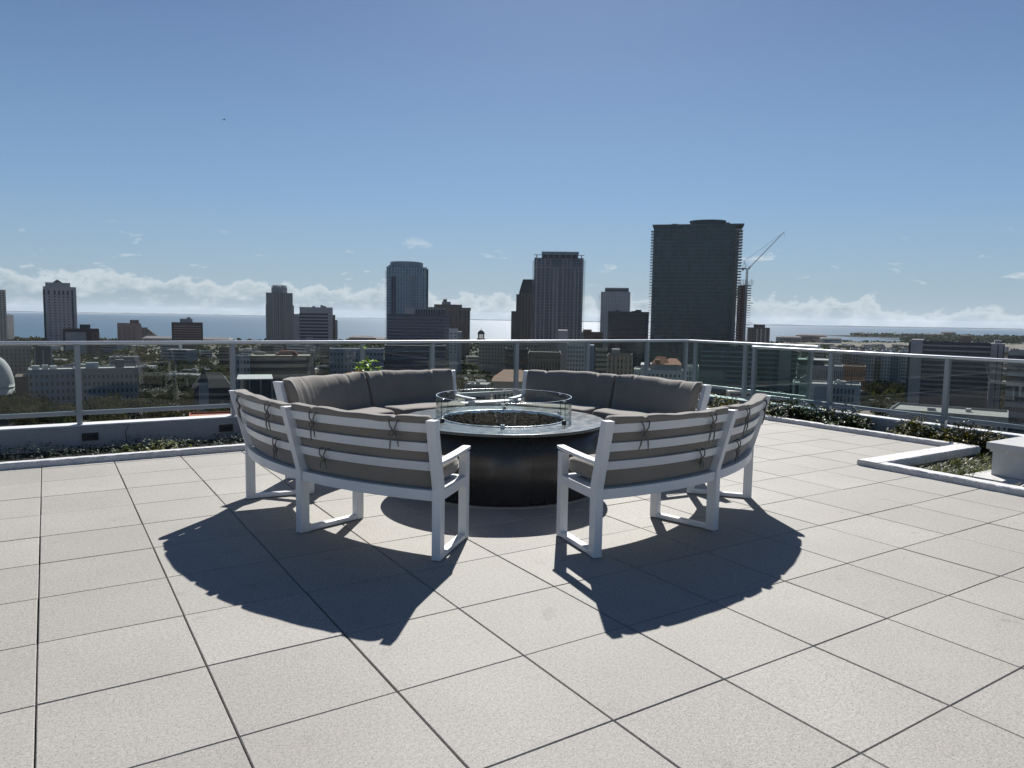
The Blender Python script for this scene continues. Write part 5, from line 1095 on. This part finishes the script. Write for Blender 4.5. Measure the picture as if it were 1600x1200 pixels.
# shoreline: azimuth -> distance of the coast
gv = []; N = 90
for k in range(N + 1):
    px = -900 + 3500 * k / N; Yc = coast(px) * (1 + .012 * math.sin(k * 1.7) + .008 * math.sin(k * 4.1)); gv.append(((px - 800) / F * Yc, Yc, GZ))
pts_ = [(-4000, -1500, GZ), (4200, -1500, GZ)]
vs_ = [(-4000, -1500, GZ), (-4000, 1000, GZ)] + gv + [(4200, 1000, GZ), (4200, -1500, GZ)]
me = bpy.data.meshes.new('city_ground'); me.from_pydata(vs_ + [(x, y, SEA - 1) for x, y, z in vs_], [], [tuple(range(len(vs_)))[::-1]] + [(k, (k + 1) % len(vs_), len(vs_) + (k + 1) % len(vs_), len(vs_) + k) for k in range(len(vs_))]); me.update()
tag(link('city_ground', me, M['ground']), kind='structure')
def strip(name, pts, w, z, mat):
    vs_ = []; n = len(pts)
    for k, p in enumerate(pts):
        a = Vector(pts[max(0, k - 1)]); b_ = Vector(pts[min(n - 1, k + 1)]); d = (b_ - a).normalized(); s = Vector((-d.y, d.x)) * w / 2; vs_ += [(p[0] - s.x, p[1] - s.y, z), (p[0] + s.x, p[1] + s.y, z)]
    me = bpy.data.meshes.new(name); me.from_pydata(vs_, [], [(2 * k, 2 * k + 2, 2 * k + 3, 2 * k + 1) for k in range(n - 1)]); me.update(); o = link(name, me, M[mat]); tag(o, kind='structure'); return o
for k in range(14):   # avenues running away and cross streets
    x0 = -900 + k * 130; strip('road', [(x0 * .55, 330), (x0 * 1.0, 1000), (x0 * 1.45, 1550)], 11, GZ + .02 + .002 * k, 'road')
for k, Y in enumerate((470, 575, 690, 840, 1020, 1240)): strip('road', [(-1000, Y), (0, Y + 12), (1100, Y + 30)], 11, GZ + .06 + .002 * k, 'road'); strip('road_marking', [(-1000, Y), (0, Y + 12), (1100, Y + 30)], .3, GZ + .10 + .002 * k, 'paint')
def lot(x0, x1, y0, y1, z, mat):
    c = [on_ground(x0, y0), on_ground(x1, y0), on_ground(x1, y1), on_ground(x0, y1)]; me = bpy.data.meshes.new('parking_lot'); me.from_pydata([(x, y, z) for x, y in c], [], [(0, 3, 2, 1)]); me.update(); tag(link('parking_lot', me, M[mat]), kind='structure')
lot(745, 806, 564, 576, GZ + .13, 'lot'); lot(695, 765, 583, 604, GZ + .14, 'lot'); lot(258, 300, 610, 630, GZ + .15, 'lot'); lot(1352, 1480, 606, 612, GZ + .16, 'sand'); lot(225, 290, 548, 553, GZ + .17, 'sand'); lot(60, 110, 640, 646, GZ + .18, 'r_white'); lot(1545, 1620, 654, 670, GZ + .19, 'lot'); lot(700, 745, 570, 574, GZ + .2, 'sand')
# sea: a large curved sheet
rad = np.concatenate([np.linspace(1000, 6000, 30), np.geomspace(6300, 32500, 60)]); ths = np.linspace(-62, 62, 97) * PI / 180
V = [(r * math.sin(t), r * math.cos(t), SEA - r * r / (2 * 7.4e6)) for r in rad for t in ths]; nth = len(ths)
Fc = [(i * nth + j, i * nth + j + 1, (i + 1) * nth + j + 1, (i + 1) * nth + j) for i in range(len(rad) - 1) for j in range(nth - 1)]
def seamat():
    m, nt, out = newmat('sea water'); co = coords(nt); b = nd(nt, 'BsdfPrincipled'); b.inputs['Roughness'].default_value = .30; b.inputs['IOR'].default_value = 1.33
    mp = nt.nodes.new('ShaderNodeMapping'); mp.inputs['Scale'].default_value = (.0006, .0022, .001); nt.links.new(co, mp.inputs[0]); n1 = noise(nt, mp.outputs[0], 1., 4, .6)
    nt.links.new(mixc(nt, mapr(nt, n1, .3, .7, 0, 1), (.020, .055, .085), (.035, .080, .110)), b.inputs['Base Color'])
    n2 = noise(nt, co, .03, 4, .7); bn = nd(nt, 'Bump', i_Strength=.9, i_Distance=3.2); nt.links.new(n2, bn.inputs['Height']); nt.links.new(bn.outputs[0], b.inputs['Normal'])
    nt.links.new(b.outputs[0], out.inputs[0]); return m
me = bpy.data.meshes.new('sea'); me.from_pydata(V, [], Fc); me.update(); tag(link('sea', me, seamat(), smooth=True), kind='structure')
# far shore across the bay and the headland on the right
def land(name, x0, x1, Yn, thick, hmax, mat, seed, curve=True):
    rr_ = random.Random(seed); vs_ = []; n = 60; zb = SEA - (Yn * Yn / (2 * 7.4e6) if curve else 0)
    for k in range(n + 1):
        px = x0 + (x1 - x0) * k / n; x = (px - 800) / F * Yn; e = min(1, 8 * min(k, n - k) / n); h = hmax * e * rr_.uniform(.55, 1.)
        vs_ += [(x, Yn, zb - 2), (x, Yn + thick * .1, zb + h * .8), (x, Yn + thick * .5, zb + h), (x, Yn + thick, zb - 2)]
    me = bpy.data.meshes.new(name); me.from_pydata(vs_, [], [(4 * k + q, 4 * k + 4 + q, 4 * k + 5 + q, 4 * k + 1 + q) for k in range(n) for q in range(3)]); me.update(); tag(link(name, me, M[mat]), kind='structure')
land('far_shore', 490, 1750, 19000, 900, 24, 'far_land', 3); land('far_shore', -150, 480, 24000, 900, 34, 'far_land', 4)
land('headland', 1327, 1800, 3350, 500, 7, 'tree_a', 5); land('headland', 1400, 1900, 2900, 300, 5, 'tree_c', 6)
def f_head(g):
    t = g.random(); px = 1330 + 330 * t; Y = 3350 + 350 * g.random(); return (px - 800) / F * Y, Y, SEA
woodland('headland_woods', 420, f_head, (7, 15), 'tree_a', 'low wooded headland reaching into the bay on the right', 5)
def f_head2(g):
    px = g.uniform(1405, 1700); Y = g.uniform(2400, 3100); return (px - 800) / F * Y, Y, SEA
woodland('harbour_woods', 500, f_head2, (6, 12), 'tree_b', 'dark low woods and yards along the harbour behind the dark slab', 6)
def f_shore(g):
    px = g.uniform(-100, 1420); Y = coast(px) - g.uniform(10, 200); return (px - 800) / F * Y, Y, GZ
woodland('shore_trees', 1500, f_shore, (2.5, 5), 'tree_b', 'dark line of trees along the waterfront just above the railing', 7)
for k, (px, Y, w, h) in enumerate([(1350, 3450, 60, 14), (1455, 3500, 90, 16), (1478, 3520, 60, 26), (1400, 3600, 50, 12), (1230, 2250, 70, 16), (1265, 2300, 90, 22), (1295, 2250, 60, 14), (575, 1520, 90, 12), (566, 1480, 50, 16), (250, 1440, 60, 9), (330, 1450, 80, 8)]):
    x = (px - 800) / F * Y; r = empty('waterfront_building', (x, Y, GZ - .5), 0, 'small waterfront building at %s' % ['the headland tip', 'the headland middle', 'the headland, taller one', 'the headland root', 'the shore left of the right railing post', 'the shore above the second right post', 'the shore beside the harbour', 'the shore left of the curved-top tower', 'the shore, taller, left of the curved-top tower', 'the shore beside the stepped condominium', 'the shore beside the dark brown block'][k], 'building')
    MB().box(-w / 2, w / 2, -12, 12, 0, h).build('wall', M[['w_white', 'w_beige', 'w_pink'][k % 3]], r); MB().hexa([(-w / 2 - 1, -13, h + .01), (w / 2 + 1, -13, h + .01), (w / 2 + 1, 13, h + .01), (-w / 2 - 1, 13, h + .01)], [(-w / 2 + 4, -2, h + 4), (w / 2 - 4, -2, h + 4), (w / 2 - 4, 2, h + 4), (-w / 2 + 4, 2, h + 4)]).build('roof', M['r_grey'], r)
    MB().box(-w / 2 + 3, w / 2 - 3, -12.3, -11.9, h * .4, h * .7).build('window_band', M['window'], r)
# a bird in the sky at the upper left
pb = aty(350, 187, 120); bd = MB().tube([(-.22, 0, -.02), (-.08, 0, .0), (.12, 0, .01), (.24, 0, .0)], [.015, .055, .05, .012], 8)
bd.add([(-.06, .03, .02), (.10, .03, .02), (.02, .30, .14), (-.08, .52, .05), (-.10, .28, .12)], [(0, 1, 2, 4), (4, 2, 3)]); bd.add([(-.06, -.03, .02), (.10, -.03, .02), (.02, -.30, .14), (-.08, -.52, .05), (-.10, -.28, .12)], [(1, 0, 4, 2), (2, 4, 3)]); bd.add([(-.2, -.03, 0), (-.2, .03, 0), (-.36, .07, 0), (-.36, -.07, 0)], [(0, 1, 2, 3)])
o = bd.build('bird', M['black_metal'], smooth=False, loc=tuple(pb), rz=1.0); tag(o, 'tiny dark bird gliding in the sky at the upper left', 'bird')

# ------------------------------------------------------------------ air
hm = bpy.data.materials.new('thin haze'); hm.use_nodes = True; ht = hm.node_tree; ht.nodes.clear()
ho = ht.nodes.new('ShaderNodeOutputMaterial'); hv = ht.nodes.new('ShaderNodeVolumePrincipled'); hv.inputs['Color'].default_value = (.80, .88, 1., 1); hv.inputs['Density'].default_value = HAZE; hv.inputs['Anisotropy'].default_value = .35
ht.links.new(hv.outputs[0], ho.inputs['Volume'])
tag(MB().box(-33000, 33000, -3000, 33500, -160, 175).build('haze', hm), 'thin pale haze filling the air between the terrace and the horizon', 'haze', kind='stuff')
